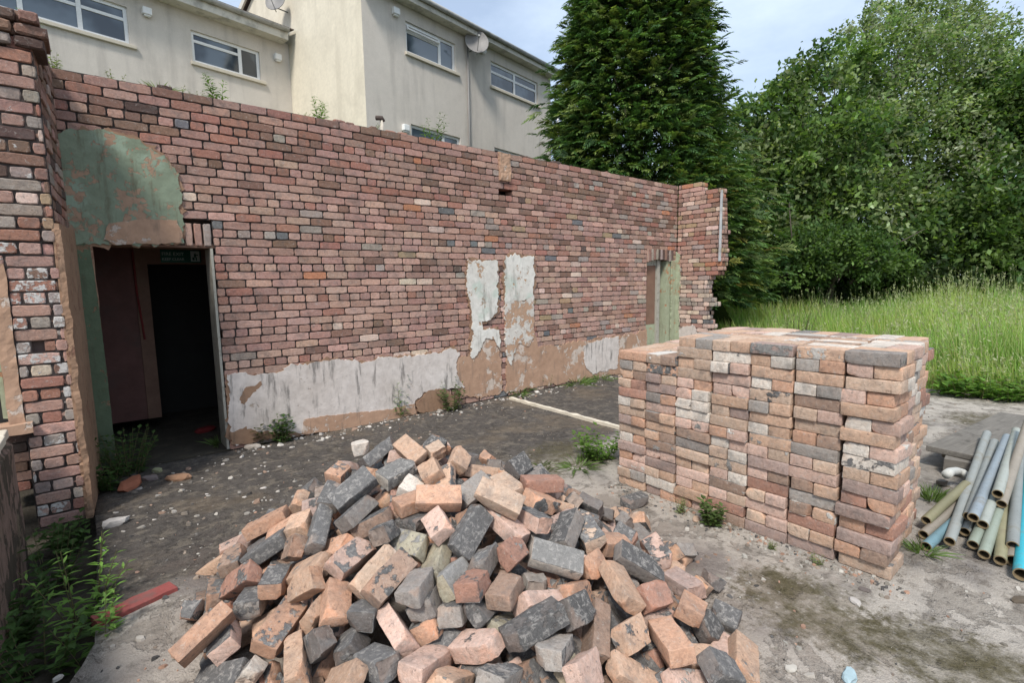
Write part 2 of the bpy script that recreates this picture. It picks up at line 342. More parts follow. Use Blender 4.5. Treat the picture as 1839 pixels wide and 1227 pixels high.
# soil and field: one sheet reaching the horizon
gx = [-400, -150, -60, -25, -10, -4]+ax(-2, 0, .12)+[1, 5, 9, 9.5, 10, 10.7, 11.5, 12.3, 13.2, 14.2, 15.5, 17, 20, 26, 40, 80, 200, 500]
gy = [-400, -150, -50, -20, -8, -5, -3, -1.5, 0]+ax(1, 5.6, .12)+[6, 7, 8, 9, 10.5, 12, 14, 16, 22, 30, 50, 100, 250, 500]
def bank(x, y):
    k = max(0., min(1., (x*_fh[0]+y*_fh[1]-9.6)/7.5)); return .62*k*k*(3-2*k)
def gz(x, y):
    if x < .5: return -.17+.05*fbm(x*3, y*3, 1)
    return -.12 if x < 9.2 else -.10+.06*fbm(x*.3, y*.3, 2)+bank(x, y)
g = grid_sheet('ground', gx, gy, gz, M['soil'])
g.data.materials.append(M['field_soil'])
for p in g.data.polygons:
    if p.center.x > 9: p.material_index = 1
def slab_edge(y): return -.13+.03*fbm(0, y*2.2, 5)-(.10*max(0, min(1, (2.95-y)/.25)))
def slz(x, y):
    return .010*fbm(x*2.2, y*2.2, 3, 3)+.003*noise.noise((x*17, y*17, 0))
xs = ax(0, 6.2, .05)+ax(6.4, 9.45, .15)
ys = ax(-6, 0, .3)[:-1]+ax(0, 5.72, .05)
o = grid_sheet('concrete_yard', xs, ys, slz, M['concrete'], .2)
# pull the left rim to the broken slab edge
me = o.data
for v in me.vertices:
    if v.co.x < .001:
        v.co.x = slab_edge(v.co.y)+.012*noise.noise((v.co.y*14, 1, 0))
    elif v.co.x < .16: v.co.x += slab_edge(v.co.y)*(1-v.co.x/.2)*.6
# terrace the houses stand on, retained by the brick wall
tx = [-60, -30, -12, -4, 0, 3, 6, 8, 9.0, 10, 11.5, 13, 15]; ty = [5.99, 6.6, 8, 10, 12, 16, 22, 30, 60]
def tz(x, y):
    k = max(0, min(1, (x-8.2)/5.0)); return 3.33*(1-k*k*(3-2*k))-.14*k+(.05*fbm(x, y, 7) if y > 6.2 else 0)
grid_sheet('terrace', tx, ty, tz, M['field_soil'])

# ------------------------------------------------------------------ brick walls (bricks are modelled one by one inside the wall's own mesh)
def brick_shape(mb, O, U, V, N, u0, u1, v0, v1, d0, depth, col, rng, bev=.007, mort=0.):
    """one worn brick: front face at O+u*U+v*V+d0*N, going back `depth`"""
    hu, hv = (u1-u0)/2, (v1-v0)/2; cu, cv = (u0+u1)/2, (v0+v1)/2
    nu, nv = 5, 2; pts = []
    for k in range(nu): pts.append((-1+2*k/nu, -1))
    for k in range(nv): pts.append((1, -1+2*k/nv))
    for k in range(nu): pts.append((1-2*k/nu, 1))
    for k in range(nv): pts.append((-1, 1-2*k/nv))
    n = len(pts); vs = []
    tilt = rng.uniform(-.012, .012); du, dv = rng.uniform(-.02, .02), rng.uniform(-.03, .03)
    for ring in range(3):
        for (a, b) in pts:
            s = bev if ring == 2 else (.0005 if ring == 1 else 0)
            corner = .004 if abs(a) == 1 and abs(b) == 1 else 0
            jj = rng.uniform(-.0022, .0022) if ring else 0
            uu = cu+a*(hu-s-corner)+(jj if abs(a) == 1 else 0); vv = cv+b*(hv-s-corner)+(jj if abs(b) == 1 else 0)+tilt*a*hu
            dd = d0+(uu-cu)*du+(vv-cv)*dv-(depth if ring == 0 else (bev*1.1 if ring == 1 else rng.uniform(-.001, .001)))
            vs.append(O+U*uu+V*vv+N*dd)
    fs = []
    for r in range(2):
        for k in range(n): fs.append((r*n+k, r*n+(k+1) % n, (r+1)*n+(k+1) % n, (r+1)*n+k))
    fs.append(tuple(2*n+k for k in range(n)))
    mb.add(vs, fs, col, mort)
PAL = {   # display colours of the wall bricks, as sRGB
 'mauve': (153, 124, 114), 'pink': (169, 140, 128), 'red': (146, 108, 96), 'brown': (122, 98, 87), 'ochre': (152, 132, 108), 'orange': (166, 117, 92),
 'slate': (104, 107, 108), 'pale': (190, 171, 158), 'grey': (146, 136, 129), 'dark': (88, 74, 69)}
def pick(rng, w):
    ks = list(w); return rng.choices(ks, [w[k] for k in ks])[0]
def bcol(rng, name, k=1.17):
    c = np.array(lin(PAL[name]))*k*rng.uniform(.87, 1.13); return tuple(c*np.array([rng.uniform(.96, 1.04) for _ in range(3)]))
def lay_wall(mb, mortar, O, U, V, N, u0, u1, v0, rows, seed, wfun, cut=None, pitch=.0822, sl=.245, joint=.0088, depth=.15, missing=(), headers=(2,), rough=1., mf=lambda u, v, r: 0):
    rng = random.Random(seed); O, U, V, N = map(lambda q: np.array(q, float), (O, U, V, N))
    for r in range(rows):
        a, b = v0+r*pitch, v0+(r+1)*pitch
        hd = (r % 4) in headers; L = sl/2 if hd else sl
        u = u0-rng.uniform(0, L)*.3-(L*.5 if r % 2 else 0)
        while u < u1:
            ln = L*rng.uniform(.955, 1.035); p, q = max(u, u0), min(u+ln, u1); u += ln
            if q-p < .03: continue
            segs = cut(p, q, a, b) if cut else [(p, q)]
            for (p2, q2) in segs:
                if q2-p2 < .028: continue
                cu, cv = (p2+q2)/2, (a+b)/2
                gone = any(m0 <= cu <= m1 and n0 <= cv <= n1 for (m0, m1, n0, n1) in missing)
                deepm = .013
                if not gone:
                    j = joint*rng.uniform(.8, 1.3)/2
                    wob = .006*noise.noise((cu*1.3, cv*3, seed))*rough
                    brick_shape(mb, O, U, V, N, p2+j, q2-j, a+joint/2+wob+rng.uniform(-.0015, .0015), b-joint/2+wob+rng.uniform(-.0015, .0015),
                                rng.uniform(-.005, .004)*rough-(rng.uniform(0, .004) if rng.random() < .1 else 0), depth, bcol(rng, pick(rng, wfun(cu, cv))), rng, bev=.0035*rough, mort=mf(cu, cv, rng))
                    P = [O+U*s+V*t-N*deepm for s, t in ((p2, a), (q2, a), (q2, b), (p2, b))]
                    mortar.add(P, [(0, 1, 2, 3)])

W0, WR = .0, 42                        # the wall has 42 courses
YW = 5.7
D1 = (0.0, .93, 2.03); D2 = (7.9, 8.74, 2.0)
def wall_cut(p, q, a, b):
    out = [(p, q)]
    for (x0, x1, zt) in (D1, D2):
        top = zt+(.235 if x0 > 5 else 0)
        nx = []
        for (s, t) in out:
            if a+.03 >= top or t <= x0 or s >= x1: nx.append((s, t)); continue
            if s < x0: nx.append((s, x0))
            if t > x1: nx.append((x1, t))
        out = nx
    if 2.03 <= (a+b)/2 <= 2.27:          # soldier bricks over the doorway
        nx = []
        for (s, t) in out:
            if t <= .70 or s >= .935: nx.append((s, t)); continue
            if s < .70: nx.append((s, .70))
            if t > .935: nx.append((.935, t))
        out = nx
    return out
def w_main(u, v):
    w = dict(mauve=50, pink=26, red=8, brown=8, ochre=1.2, orange=1.0, slate=1.0, pale=1.5, grey=2, dark=.5)
    n = fbm(u*.7, v*1.1, 3.3)
    if v > 2.75: w['brown'] += 18; w['red'] += 14; w['mauve'] += 18; w['pale'] = 0; w['pink'] = 8
    if v < 1.7: w['pink'] += 20; w['pale'] += 3
    if n > .15: w['slate'] += 1.5; w['grey'] += 4
    if u > 6 and v > 2.2: w['grey'] += 12; w['brown'] += 14
    if u > 5.2 and v < 1.3: w['grey'] += 16; w['pale'] += 3
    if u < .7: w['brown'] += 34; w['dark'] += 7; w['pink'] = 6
    if 4 < u < 6 and 1.95 < v < 2.3: w['orange'] += 5
    return w
def m_main(u, v, rng): return rng.choice([0, .05, .15, .25]) if v < 1.3 or u > 6 else (0 if rng.random() < .7 else .18)
def px_hole(px, py, w=.2, h=.07):
    q = oy(px, py, YW); return (q[0]-w/2, q[0]+w/2, q[2]-h/2, q[2]+h/2)
wall = empty('brick_wall', (4, YW+.15, 0), 'long roofless old brick wall with two doorways and flaking plaster along its foot', 'wall')
mb, mo = MB(), MB()
miss = [px_hole(258, 203, .16), px_hole(911, 347, .22, .09), px_hole(705, 414, .1), px_hole(366, 268, .07, .05), px_hole(632, 350, .06)]
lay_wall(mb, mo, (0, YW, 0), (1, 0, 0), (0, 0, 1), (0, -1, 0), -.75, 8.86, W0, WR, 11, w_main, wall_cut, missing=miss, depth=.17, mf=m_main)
rng = random.Random(5)
O, U, V, N = np.array((0, YW, 0.)), np.array((1., 0, 0)), np.array((0, 0, 1.)), np.array((0, -1., 0))
for k in range(3):
    brick_shape(mb, O, U, V, N, .704+k*.077, .704+k*.077+.066, 2.05, 2.262, rng.uniform(-.004, .004), .15, bcol(rng, ('pink', 'mauve', 'grey')[k]), rng)
for k in range(12):                     # soldier arch over the far doorway
    u = 7.90+k*.0705; s = ((k-5.5)/5.5)**2
    brick_shape(mb, O, U, V, N, u+.003, u+.064, 2.04-.05*s, 2.235-.005*s, rng.uniform(.0, .012), .15, bcol(rng, rng.choice(['brown', 'grey', 'mauve', 'dark'])), rng)
# odd bricks and crumbs left standing on top of the last course
top = W0+WR*.0822
for k in range(34):
    u = rng.uniform(-.2, 8.8)
    if rng.random() < .5: brick_shape(mb, O, U, V, N, u, u+rng.uniform(.06, .2), top-.005, top+rng.uniform(.012, .04), -rng.uniform(.02, .07), .1, bcol(rng, rng.choice(['brown', 'dark', 'red'])), rng, .009)
mb.build('brickwork', M['brick'], wall); 
core = MB()
for (x0, x1, z0, z1) in ((-.75, 0, 0, 3.43), (0, .93, 2.06, 3.43), (.93, 4.48, 0, 3.43), (4.48, 4.78, 0, 2.82), (4.48, 4.78, 3.02, 3.43), (4.78, 7.9, 0, 3.43), (7.9, 8.74, 2.2, 3.43), (8.74, 9.08, 0, 3.40)):
    core.box((x0, YW+.16, z0), (x1, YW+.31, z1))
core.box((4.44, YW+.26, 2.8), (4.82, YW+.30, 3.04))
core.build('wall_core', M['core'], wall)
mo.build('mortar_bed', M['mortar'], wall)

def poly_patch(name, pts, O, U, V, N, d_front, thick, mat, parent, seed=0, rough=.03, step=.022, px=True, plane=None):
    """a sheet of plaster of real thickness with a broken outline; pts are pixels on the wall plane or (u, v)"""
    O, U, V, N = map(lambda q: np.array(q, float), (O, U, V, N)); uv = []
    for p in pts:
        if px: q = pln(p[0], p[1], O, N); uv.append((float(np.dot(q-O, U)), float(np.dot(q-O, V))))
        else: uv.append(p)
    out = []
    for i, (a, b) in enumerate(uv):
        c, d = uv[(i+1) % len(uv)]; L = math.hypot(c-a, d-b); n = max(1, int(L/step))
        for k in range(n):
            t = k/n; x, y = a+(c-a)*t, b+(d-b)*t
            w = rough if L > .05 else rough*.5
            x += w*1.3*fbm(x*9, y*9, seed*3.1, 5); y += w*1.3*fbm(x*9+50, y*9, seed*3.1+9, 5)
            x += w*.9*noise.noise((x*34, y*34, seed)); y += w*.9*noise.noise((x*34, y*34+9, seed))
            out.append((x, y))
    bm = bmesh.new()
    vs = [bm.verts.new(O+U*x+V*y+N*(d_front+.003*fbm(x*5, y*5, seed))) for x, y in out]
    f = bm.faces.new(vs); f.normal_update()
    if f.normal.dot(Vector(N)) < 0: f.normal_flip()
    r = bmesh.ops.extrude_face_region(bm, geom=[f]); 
    nv = [e for e in r['geom'] if isinstance(e, bmesh.types.BMVert)]; nf = [e for e in r['geom'] if isinstance(e, bmesh.types.BMFace)]
    back = set(vs)
    for v in vs: v.co -= Vector(N)*thick
    bmesh.ops.triangulate(bm, faces=[q for q in bm.faces if len(q.verts) > 4])
    bmesh.ops.recalc_face_normals(bm, faces=bm.faces)
    me = bpy.data.meshes.new(name); bm.to_mesh(me); bm.free()
    return link(name, me, mat, parent)
MW = ((0, YW, 0), (1, 0, 0), (0, 0, 1), (0, -1, 0))
def wp(pts, d, t, mat, seed, name='plaster_patch', rough=.035, label=None):
    o = poly_patch(name, pts, *MW, d, t, M[mat], wall, seed, rough)
    if mat in ('white_plaster', 'grey_white', 'green_plaster') and d > .018:       # the coarse backing coat, broken back a little less
        cx, cy = sum(p[0] for p in pts)/len(pts), sum(p[1] for p in pts)/len(pts)
        pp = [(x+4*(1 if x > cx else -1)*abs((x-cx))/(abs(x-cx)+abs(y-cy)+1), y+4*(1 if y > cy else -1)*abs((y-cy))/(abs(x-cx)+abs(y-cy)+1)) for x, y in pts]
        poly_patch('backing_coat', pp, *MW, d-.011, t, M['tan_render'], wall, seed+40, rough*1.2)
    if label: o['label'] = label
    return o
wp([(60, 250), (130, 236), (180, 231), (246, 250), (296, 283), (318, 312), (326, 350), (324, 392), (330, 404), (328, 437), (162, 439), (100, 439)], .020, .03, 'green_plaster', 1, label='green painted plaster flaking off over the doorway')
wp([(196, 402), (255, 394), (316, 397), (327, 416), (326, 437), (205, 439), (186, 430)], .029, .02, 'orange_plaster', 2, rough=.012, label='bare orange plaster band above the doorway')
wp([(95, 438), (161, 438), (176, 540), (190, 650), (206, 800), (208, 838), (120, 850)], .019, .03, 'jamb_green', 3, rough=.004, label='dull green painted plaster beside the doorway')
wp([(409, 672), (440, 671), (452, 676), (500, 668), (521, 656), (600, 646), (660, 651), (680, 642), (735, 640), (790, 633), (812, 624), (824, 636), (815, 652), (822, 680), (834, 696), (800, 698), (762, 704), (742, 722), (744, 742), (700, 754), (640, 768), (560, 778), (530, 783), (440, 788), (424, 798), (411, 780)], .022, .03, 'white_plaster', 4, rough=.03, label='white painted plaster dado with grey run-down stains')
wp([(545, 752), (620, 742), (700, 735), (742, 726), (746, 742), (690, 757), (600, 773), (540, 780)], .027, .02, 'orange_plaster', 14, rough=.015)
wp([(814, 640), (840, 640), (852, 628), (872, 600), (890, 606), (897, 640), (901, 690), (898, 707), (860, 714), (832, 712), (816, 690)], .013, .03, 'orange_plaster', 5, label='bare orange undercoat below the narrow white panel')
wp([(911, 560), (950, 556), (958, 600), (966, 622), (1000, 622), (1040, 612), (1062, 612), (1112, 603), (1140, 600), (1160, 590), (1162, 640), (1150, 664), (1100, 674), (1040, 684), (1000, 690), (940, 700), (908, 706), (910, 640)], .014, .03, 'orange_plaster', 6, label='long bare orange undercoat at the wall foot')
wp([(1046, 622), (1068, 612), (1110, 604), (1109, 640), (1106, 660), (1062, 672), (1048, 655)], .022, .02, 'white_plaster', 7)
wp([(838, 470), (850, 467), (870, 469), (891, 467), (893, 520), (892, 560), (880, 574), (862, 578), (846, 572), (842, 540), (837, 510)], .024, .03, 'grey_white', 8, rough=.035, label='upper piece of the narrow white plaster strip')
wp([(846, 572), (864, 574), (866, 592), (880, 590), (895, 594), (896, 628), (886, 612), (872, 606), (862, 622), (851, 648), (843, 640), (848, 606)], .0235, .03, 'grey_white', 18, rough=.035, label='ragged lower piece of the narrow white plaster strip')
wp([(907, 462), (922, 458), (940, 461), (957, 459), (958, 500), (956, 530), (938, 542), (922, 536), (906, 545), (905, 500)], .024, .03, 'grey_white', 9, rough=.035, label='narrow white plaster strip over bare orange, nearer the far doorway')
wp([(904, 540), (922, 534), (940, 540), (957, 528), (958, 606), (948, 622), (930, 616), (916, 655), (908, 640)], .0225, .03, 'mixed_plaster', 10, rough=.035, label='lower strip of mixed white and orange plaster')
wp([(745, 725), (770, 700), (800, 698), (815, 716), (812, 735), (750, 742)], .0225, .035, 'tan_render', 12, rough=.02, label='patch of bare grey render low on the wall')
wp([(428, 712), (440, 694), (455, 690), (468, 684), (470, 692), (455, 706), (446, 716), (438, 727), (430, 724)], .0225, .03, 'tan_render', 15, rough=.03, label='dark gouge in the white dado near the doorway')
wp([(410, 774), (440, 768), (470, 778), (520, 774), (548, 778), (470, 790), (424, 800), (412, 796)], .0235, .03, 'tan_render', 16, rough=.03)
# stub of a cut-off roof beam near the top
s = MB(); q0 = oy(895, 275, YW); q1 = oy(913, 326, YW); rough_box(s, (q0[0], YW-.035, q1[2]), (q1[0]+.02, YW+.05, q0[2]+.01), .025, .012, 6); s.build('beam_stub', M['orange_plaster'], wall)

# --- near doorway: inner lobby
lob = MB()
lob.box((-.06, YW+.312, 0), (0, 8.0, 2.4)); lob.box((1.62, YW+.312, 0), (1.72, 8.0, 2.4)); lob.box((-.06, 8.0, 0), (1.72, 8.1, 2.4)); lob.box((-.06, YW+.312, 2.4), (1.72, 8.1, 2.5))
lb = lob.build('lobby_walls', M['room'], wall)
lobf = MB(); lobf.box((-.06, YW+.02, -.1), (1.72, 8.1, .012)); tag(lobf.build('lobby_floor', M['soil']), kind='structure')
lin_ = MB(); lin_.box((-.05, YW+.02, 2.035), (.95, YW+.30, 2.075)); lin_.build('lintel', M['brown_board'], wall)
jm = MB(); rough_box(jm, (-.004, YW-.015, 0), (.022, YW+.3, 2.03), .05, .006, 3); jm.build('door_lining', M['tan_render'], wall)
jm = MB(); jm.box((.905, YW+.0, .02), (.927, YW+.3, 2.03), j=.002); jm.build('door_lining', M['post'], wall)['label'] = 'grey weathered door lining beside the white dado'
# partition with its opening, at the back of the lobby
part = empty('lobby_partition', (.5, 7.1, 0), 'dark red partition inside the near doorway, left of the black opening', 'partition')
pm = MB(); pm.box((.0, 7.1, .16), (.36, 7.14, 2.39)); pm.build('panel', M['dark_board'], part)
pm = MB(); pm.box((.362, 7.085, .16), (.49, 7.15, 2.39)); pm.build('frame', M['brown_board'], part)
pm = MB(); pm.box((.492, 7.10, 1.93), (1.62, 7.14, 2.39)); pm.build('header_board', M['brown_board'], part)
pm = MB(); pm.tube([(.362, 7.07, 2.38), (.37, 7.072, 1.6), (.40, 7.073, 1.08)], .011, 8); pm.build('conduit', M['redpaint'], part)
# the green emergency sign
sg = empty('exit_sign', (.8, 7.08, 1.95), 'small green emergency exit sign above the dark inner opening', 'sign')
b = MB(); b.box((.62, 7.075, 1.95), (1.02, 7.09, 2.095)); b.build('sign_plate', M['sign'], sg, bevel=.003)
def text(name, body, loc, size, mat, parent):
    cu = bpy.data.curves.new(name, 'FONT'); cu.body = body; cu.size = size; cu.extrude = .0015
    o = bpy.data.objects.new(name, cu); COL.objects.link(o); cu.materials.append(mat); bpy.context.view_layer.update()
    dg = bpy.context.evaluated_depsgraph_get(); me = bpy.data.meshes.new_from_object(o.evaluated_get(dg)); bpy.data.objects.remove(o)
    me.transform(Matrix.Translation(loc)@Matrix.Rotation(R(90), 4, 'X')); return link(name, me, mat, parent)
text('lettering', 'FIRE EXIT', (.632, 7.073, 2.030), .052, M['signwhite'], sg)
text('lettering', 'KEEP CLEAR', (.632, 7.073, 1.975), .040, M['signwhite'], sg)
b = MB(); b.box((.915, 7.072, 1.965), (1.005, 7.076, 2.085)); pic = b.build('pictogram', M['signwhite'], sg)
b = MB()
b.tube([(.962, 7.070, 2.066), (.962, 7.0695, 2.067)], .009, 8); b.box((.948, 7.069, 2.012), (.968, 7.0715, 2.054))
b.box((.930, 7.069, 1.978), (.952, 7.0715, 2.012)); b.box((.962, 7.069, 1.974), (.976, 7.0715, 2.014)); b.box((.968, 7.069, 2.032), (.990, 7.0715, 2.044)); b.build('running_figure', M['sign'], pic)

# --- far doorway, blocked by an old door and a post
dr = empty('old_door', (8.1, YW+.2, 0), 'narrow brown and white door standing in the far corner doorway', 'door')
b = MB(); b.box((7.905, YW+.10, .82), (8.30, YW+.14, 1.93)); b.build('upper_panel', M['brown_board'], dr)
b = MB(); b.box((7.905, YW+.095, .0), (8.30, YW+.14, .818)); b.build('lower_panel', M['pale_green'], dr)
b = MB(); b.box((7.905, YW+.09, 1.932), (8.30, YW+.14, 2.16)); b.build('transom', M['post'], dr)
b = MB(); b.box((8.305, YW+.06, 0), (8.40, YW+.15, 2.10), j=.003); b.build('door_post', M['post'], wall)
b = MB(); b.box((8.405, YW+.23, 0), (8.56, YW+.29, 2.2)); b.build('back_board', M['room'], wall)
b = MB(); b.box((8.555, YW+.03, 0), (8.738, YW+.29, 2.16), j=.004); b.build('plastered_reveal', M['pale_green'], wall)
poly_patch('plaster_patch', [(1206, 468), (1228, 466), (1226, 560), (1229, 612), (1204, 612)], *MW, .016, .03, M['pale_green'], wall, 21, .012)

# ------------------------------------------------------------------ return wall at the far end
rw = empty('broken_return_wall', (8.95, 5.2, 0), 'short brick return wall with a ragged broken end at the far corner', 'wall')
edge = [(3.46, .42), (3.40, .50), (3.30, .50), (3.29, .86), (2.0, .93), (1.9, .92), (1.76, .86), (1.66, .66), (1.45, .62), (1.30, .70), (1.18, .84), (1.12, .64), (.95, .66), (.8, .78), (.62, .64), (.4, .7), (0, .8)]
def ret_edge(v):
    for (a, e0), (b, e1) in zip(edge, edge[1:]):
        if b <= v <= a: return e1+(e0-e1)*(v-b)/max(1e-6, a-b)
    return .42 if v > 3 else .8
def ret_cut(p, q, a, b):
    e = ret_edge((a+b)/2)
    if p > e+.02: return []
    return [(p, q if q < e+.07 else e+.02)]
def w_ret(u, v):
    w = dict(mauve=30, pink=34, red=16, orange=7, pale=6, brown=6, grey=4, ochre=3)
    if v < 1.75: w = dict(pale=40, grey=30, pink=22, mauve=12, slate=3)
    return w
mb, mo = MB(), MB()
lay_wall(mb, mo, (8.84, YW-.004, 0), (0, -1, 0), (0, 0, 1), (-1, 0, 0), .01, 1.0, 0, 42, 31, w_ret, ret_cut, depth=.11)
lay_wall(mb, mo, (9.06, YW-.004, 0), (0, -1, 0), (0, 0, 1), (1, 0, 0), .01, 1.0, 0, 42, 37, w_ret, ret_cut, depth=.105)
mb.build('brickwork', M['brick'], rw); mo.build('mortar_bed', M['mortar'], rw)
b = MB(); b.box((8.80, 4.775, 1.98), (8.835, 4.81, 3.24), j=.003); b.build('metal_strip', M['metal'], rw, bevel=.003)
RWF = ((8.84, YW, 0), (0, -1, 0), (0, 0, 1), (-1, 0, 0))
poly_patch('plaster_patch', [(.02, .62), (.2, .75), (.42, .78), (.5, .60), (.55, .3), (.5, 0), (.02, 0)], *RWF, .018, .03, M['white_plaster'], rw, 22, .03, px=False)
poly_patch('plaster_patch', [(.0, 2.2), (.07, 2.15), (.10, 1.6), (.08, 1.0), (.12, .4), (.1, 0), (.0, 0)], *RWF, .021, .03, M['pale_green'], rw, 23, .02, px=False)

# ------------------------------------------------------------------ near pier at the left
pier = empty('brick_pier', (-.4, 5.0, 0), 'tall near brick pier with flaked white bricks at the left end of the wall', 'wall')
def w_pier(u, v):
    if v < 1.95:
        k = fbm(u*3, v*3, 8)
        return dict(pale=16, grey=26, pink=22, red=9, mauve=18, brown=6) if k > -.15 else dict(red=22, mauve=24, pink=16, brown=14, orange=7, grey=5)
    return dict(grey=28, brown=24, mauve=26, pale=10, red=12, ochre=8, dark=5)
mb, mo = MB(), MB()
YP = 4.68
def pier_cut(p, q, a, b):
    if (a+b)/2 > 1.83: return [(p, q)]
    return [(max(p, -.44), q)] if q > -.44 else []
hp = [oy(75, 455, YP), oy(75, 628, YP), oy(68, 285, YP)]
missp = [(hp[0][0]-.05, hp[0][0]+.09, hp[0][2]-.04, hp[0][2]+.04), (hp[1][0]-.04, hp[1][0]+.03, hp[1][2]-.04, hp[1][2]+.04)]
lay_wall(mb, mo, (0, YP, 0), (1, 0, 0), (0, 0, 1), (0, -1, 0), -1.6, -.165, 0, 39, 41, w_pier, pier_cut, missing=missp, depth=.12, headers=(1, 3), rough=1.5, sl=.24, pitch=.0822, mf=lambda u, v, r: r.choice([.1, .25, .35, .5]) if v < 2.0 else r.choice([0, .2, .35]))
lay_wall(mb, mo, (-.178, YP+.004, 0), (.0637, .998, 0), (0, 0, 1), (.998, -.0637, 0), .0, 1.01, 0, 42, 43, lambda u, v: dict(brown=30, mauve=24, dark=14, grey=16, red=10), None, depth=.12, rough=1.4)
rng = random.Random(9)
O = np.array((0, YP, 0.))
for r, (e, z) in enumerate(((-.105, 3.215), (-.085, 3.29), (-.12, 3.365))):       # oversailing cap courses
    u = e
    while u > -1.6:
        L = rng.uniform(.11, .23); 
        if not (r == 2 and rng.random() < .35): brick_shape(mb, O, np.array((1., 0, 0)), np.array((0, 0, 1.)), N, u-L+.008, u-.004, z+.004, z+.072, .02+r*.012+rng.uniform(-.01, .012), .3, bcol(rng, rng.choice(['brown', 'dark', 'brown', 'grey'])), rng, .011)
        u -= L
mb.build('brickwork', M['brick'], pier); mo.build('mortar_bed', M['mortar'], pier)
b = MB(); b.box((-.44, YP+.07, 0), (-.20, 5.85, 1.84)); b.box((-1.6, YP+.07, 1.84), (-.20, 5.85, 3.28)); b.build('wall_core', M['core'], pier)
poly_patch('plaster_coat', [(0, 2.1), (1.0, 2.15), (1.0, 0), (0, 0)], (-.178, YP, 0), (.0637, .998, 0), (0, 0, 1), (.998, -.0637, 0), .032, .04, M['tan_render'], pier, 30, .012, px=False)
b = MB(); rough_box(b, (-.172, YP-.012, 0.02), (-.138, YP+.03, 2.06), .02, .010, 4); b.build('plaster_edge', M['tan_render'], pier)
# window opening left of the pier
mb2 = MB(); rough_box(mb2, (-.513, YP-.004, .77), (-.437, YP+.16, 1.83), .04, .008, 9); mb2.build('window_jamb', M['orange_plaster'], pier)
b = MB(); b.box((-1.6, YP+.16, .72), (-.516, YP+.2, 1.84)); b.build('dark_opening_panel', M['room'], pier)  # added dark panel, stands in for the darkness beyond the opening
b = MB(); b.box((-.545, YP+.05, .80), (-.522, YP+.15, 1.83), j=.003); b.build('window_frame', M['pale_green'], pier)
b = MB(); rough_box(b, (-1.6, YP-.06, .70), (-.40, YP+.1, .765), .05, .008, 2); b.build('window_sill', M['orange_plaster'], pier)

# ------------------------------------------------------------------ low wall running to the camera on the left
lw = empty('low_side_wall', (-.6, 3.4, 0), 'low rendered side wall with a broken pale top at the left edge', 'wall')
bm = bmesh.new()
v = []; n = 30
for i in range(n+1):
    y = 1.2+(4.50-1.2)*i/n; t = .70+.035*fbm(0, y*3, 4)
    for (x, z) in ((-.49, -.2), (-.485, .15), (-.49, .45), (-.49, t-.03), (-.515, t), (-.62, t+.005), (-.78, t-.01), (-.80, t-.04), (-.80, -.2)):
        v.append(bm.verts.new((x+.012*fbm(x*4, y*4, z*4), y, z+.008*noise.noise((x*9, y*9, 0)))))
k = 9
for i in range(n):
    for j in range(k-1): bm.faces.new((v[i*k+j], v[(i+1)*k+j], v[(i+1)*k+j+1], v[i*k+j+1]))
bm.faces.new(v[n*k:(n+1)*k]); bm.faces.new(v[:k][::-1])
bmesh.ops.recalc_face_normals(bm, faces=bm.faces)
me = bpy.data.meshes.new('wall_body'); bm.to_mesh(me); bm.free(); link('wall_body', me, M['dirty_render'], lw)
b = MB(); rng = random.Random(3); y = 1.25
while y < 4.4:
    L = rng.uniform(.16, .24); b.box((-.79, y, .715), (-.50, y+L-.01, .745+rng.uniform(0, .025)), j=.008); y += L
b.build('coping', M['cream'], lw, bevel=.008)

# ------------------------------------------------------------------ strip in the floor, red kerb
def strip(name, p, q, w, h, mat, seed, z=0.):
    p, q = Vector(p), Vector(q); d = q-p; L = d.length; d.normalize(); s = Vector((-d.y, d.x, 0)); n = max(6, int(L/.06)); vs = []; fs = []
    for i in range(n+1):
        c = p+d*(L*i/n)
        for k, (a, hh) in enumerate(((-.5, -.03), (-.47, h), (0, h), (.47, h), (.5, -.03))):
            ww = a*w*(1+.25*noise.noise((i*.7, k, seed))); vs.append(c+s*ww+Vector((0, 0, z+hh*(1+.45*noise.noise((i*.5, k*2, seed+3)) if hh > 0 else 1))))
    for i in range(n):
        for k in range(4): fs.append((i*5+k, (i+1)*5+k, (i+1)*5+k+1, i*5+k+1))
    fs += [(0, 1, 2, 3, 4), tuple(n*5+k for k in (4, 3, 2, 1, 0))]
    m = MB(); m.add(vs, fs); return m.build(name, mat, bevel=0)
tag(strip('floor_strip', (4.45, 5.50, 0), (4.42, 3.42, 0), .055, .035, M['cream'], 2), 'pale concrete strip running across the dark floor towards the brick stack', 'floor strip')
tag(strip('red_kerb', (-.14, 3.14, 0), (.20, 3.24, 0), .11, .022, M['redtile'], 5), 'worn red painted kerb piece at the slab edge', 'kerb')

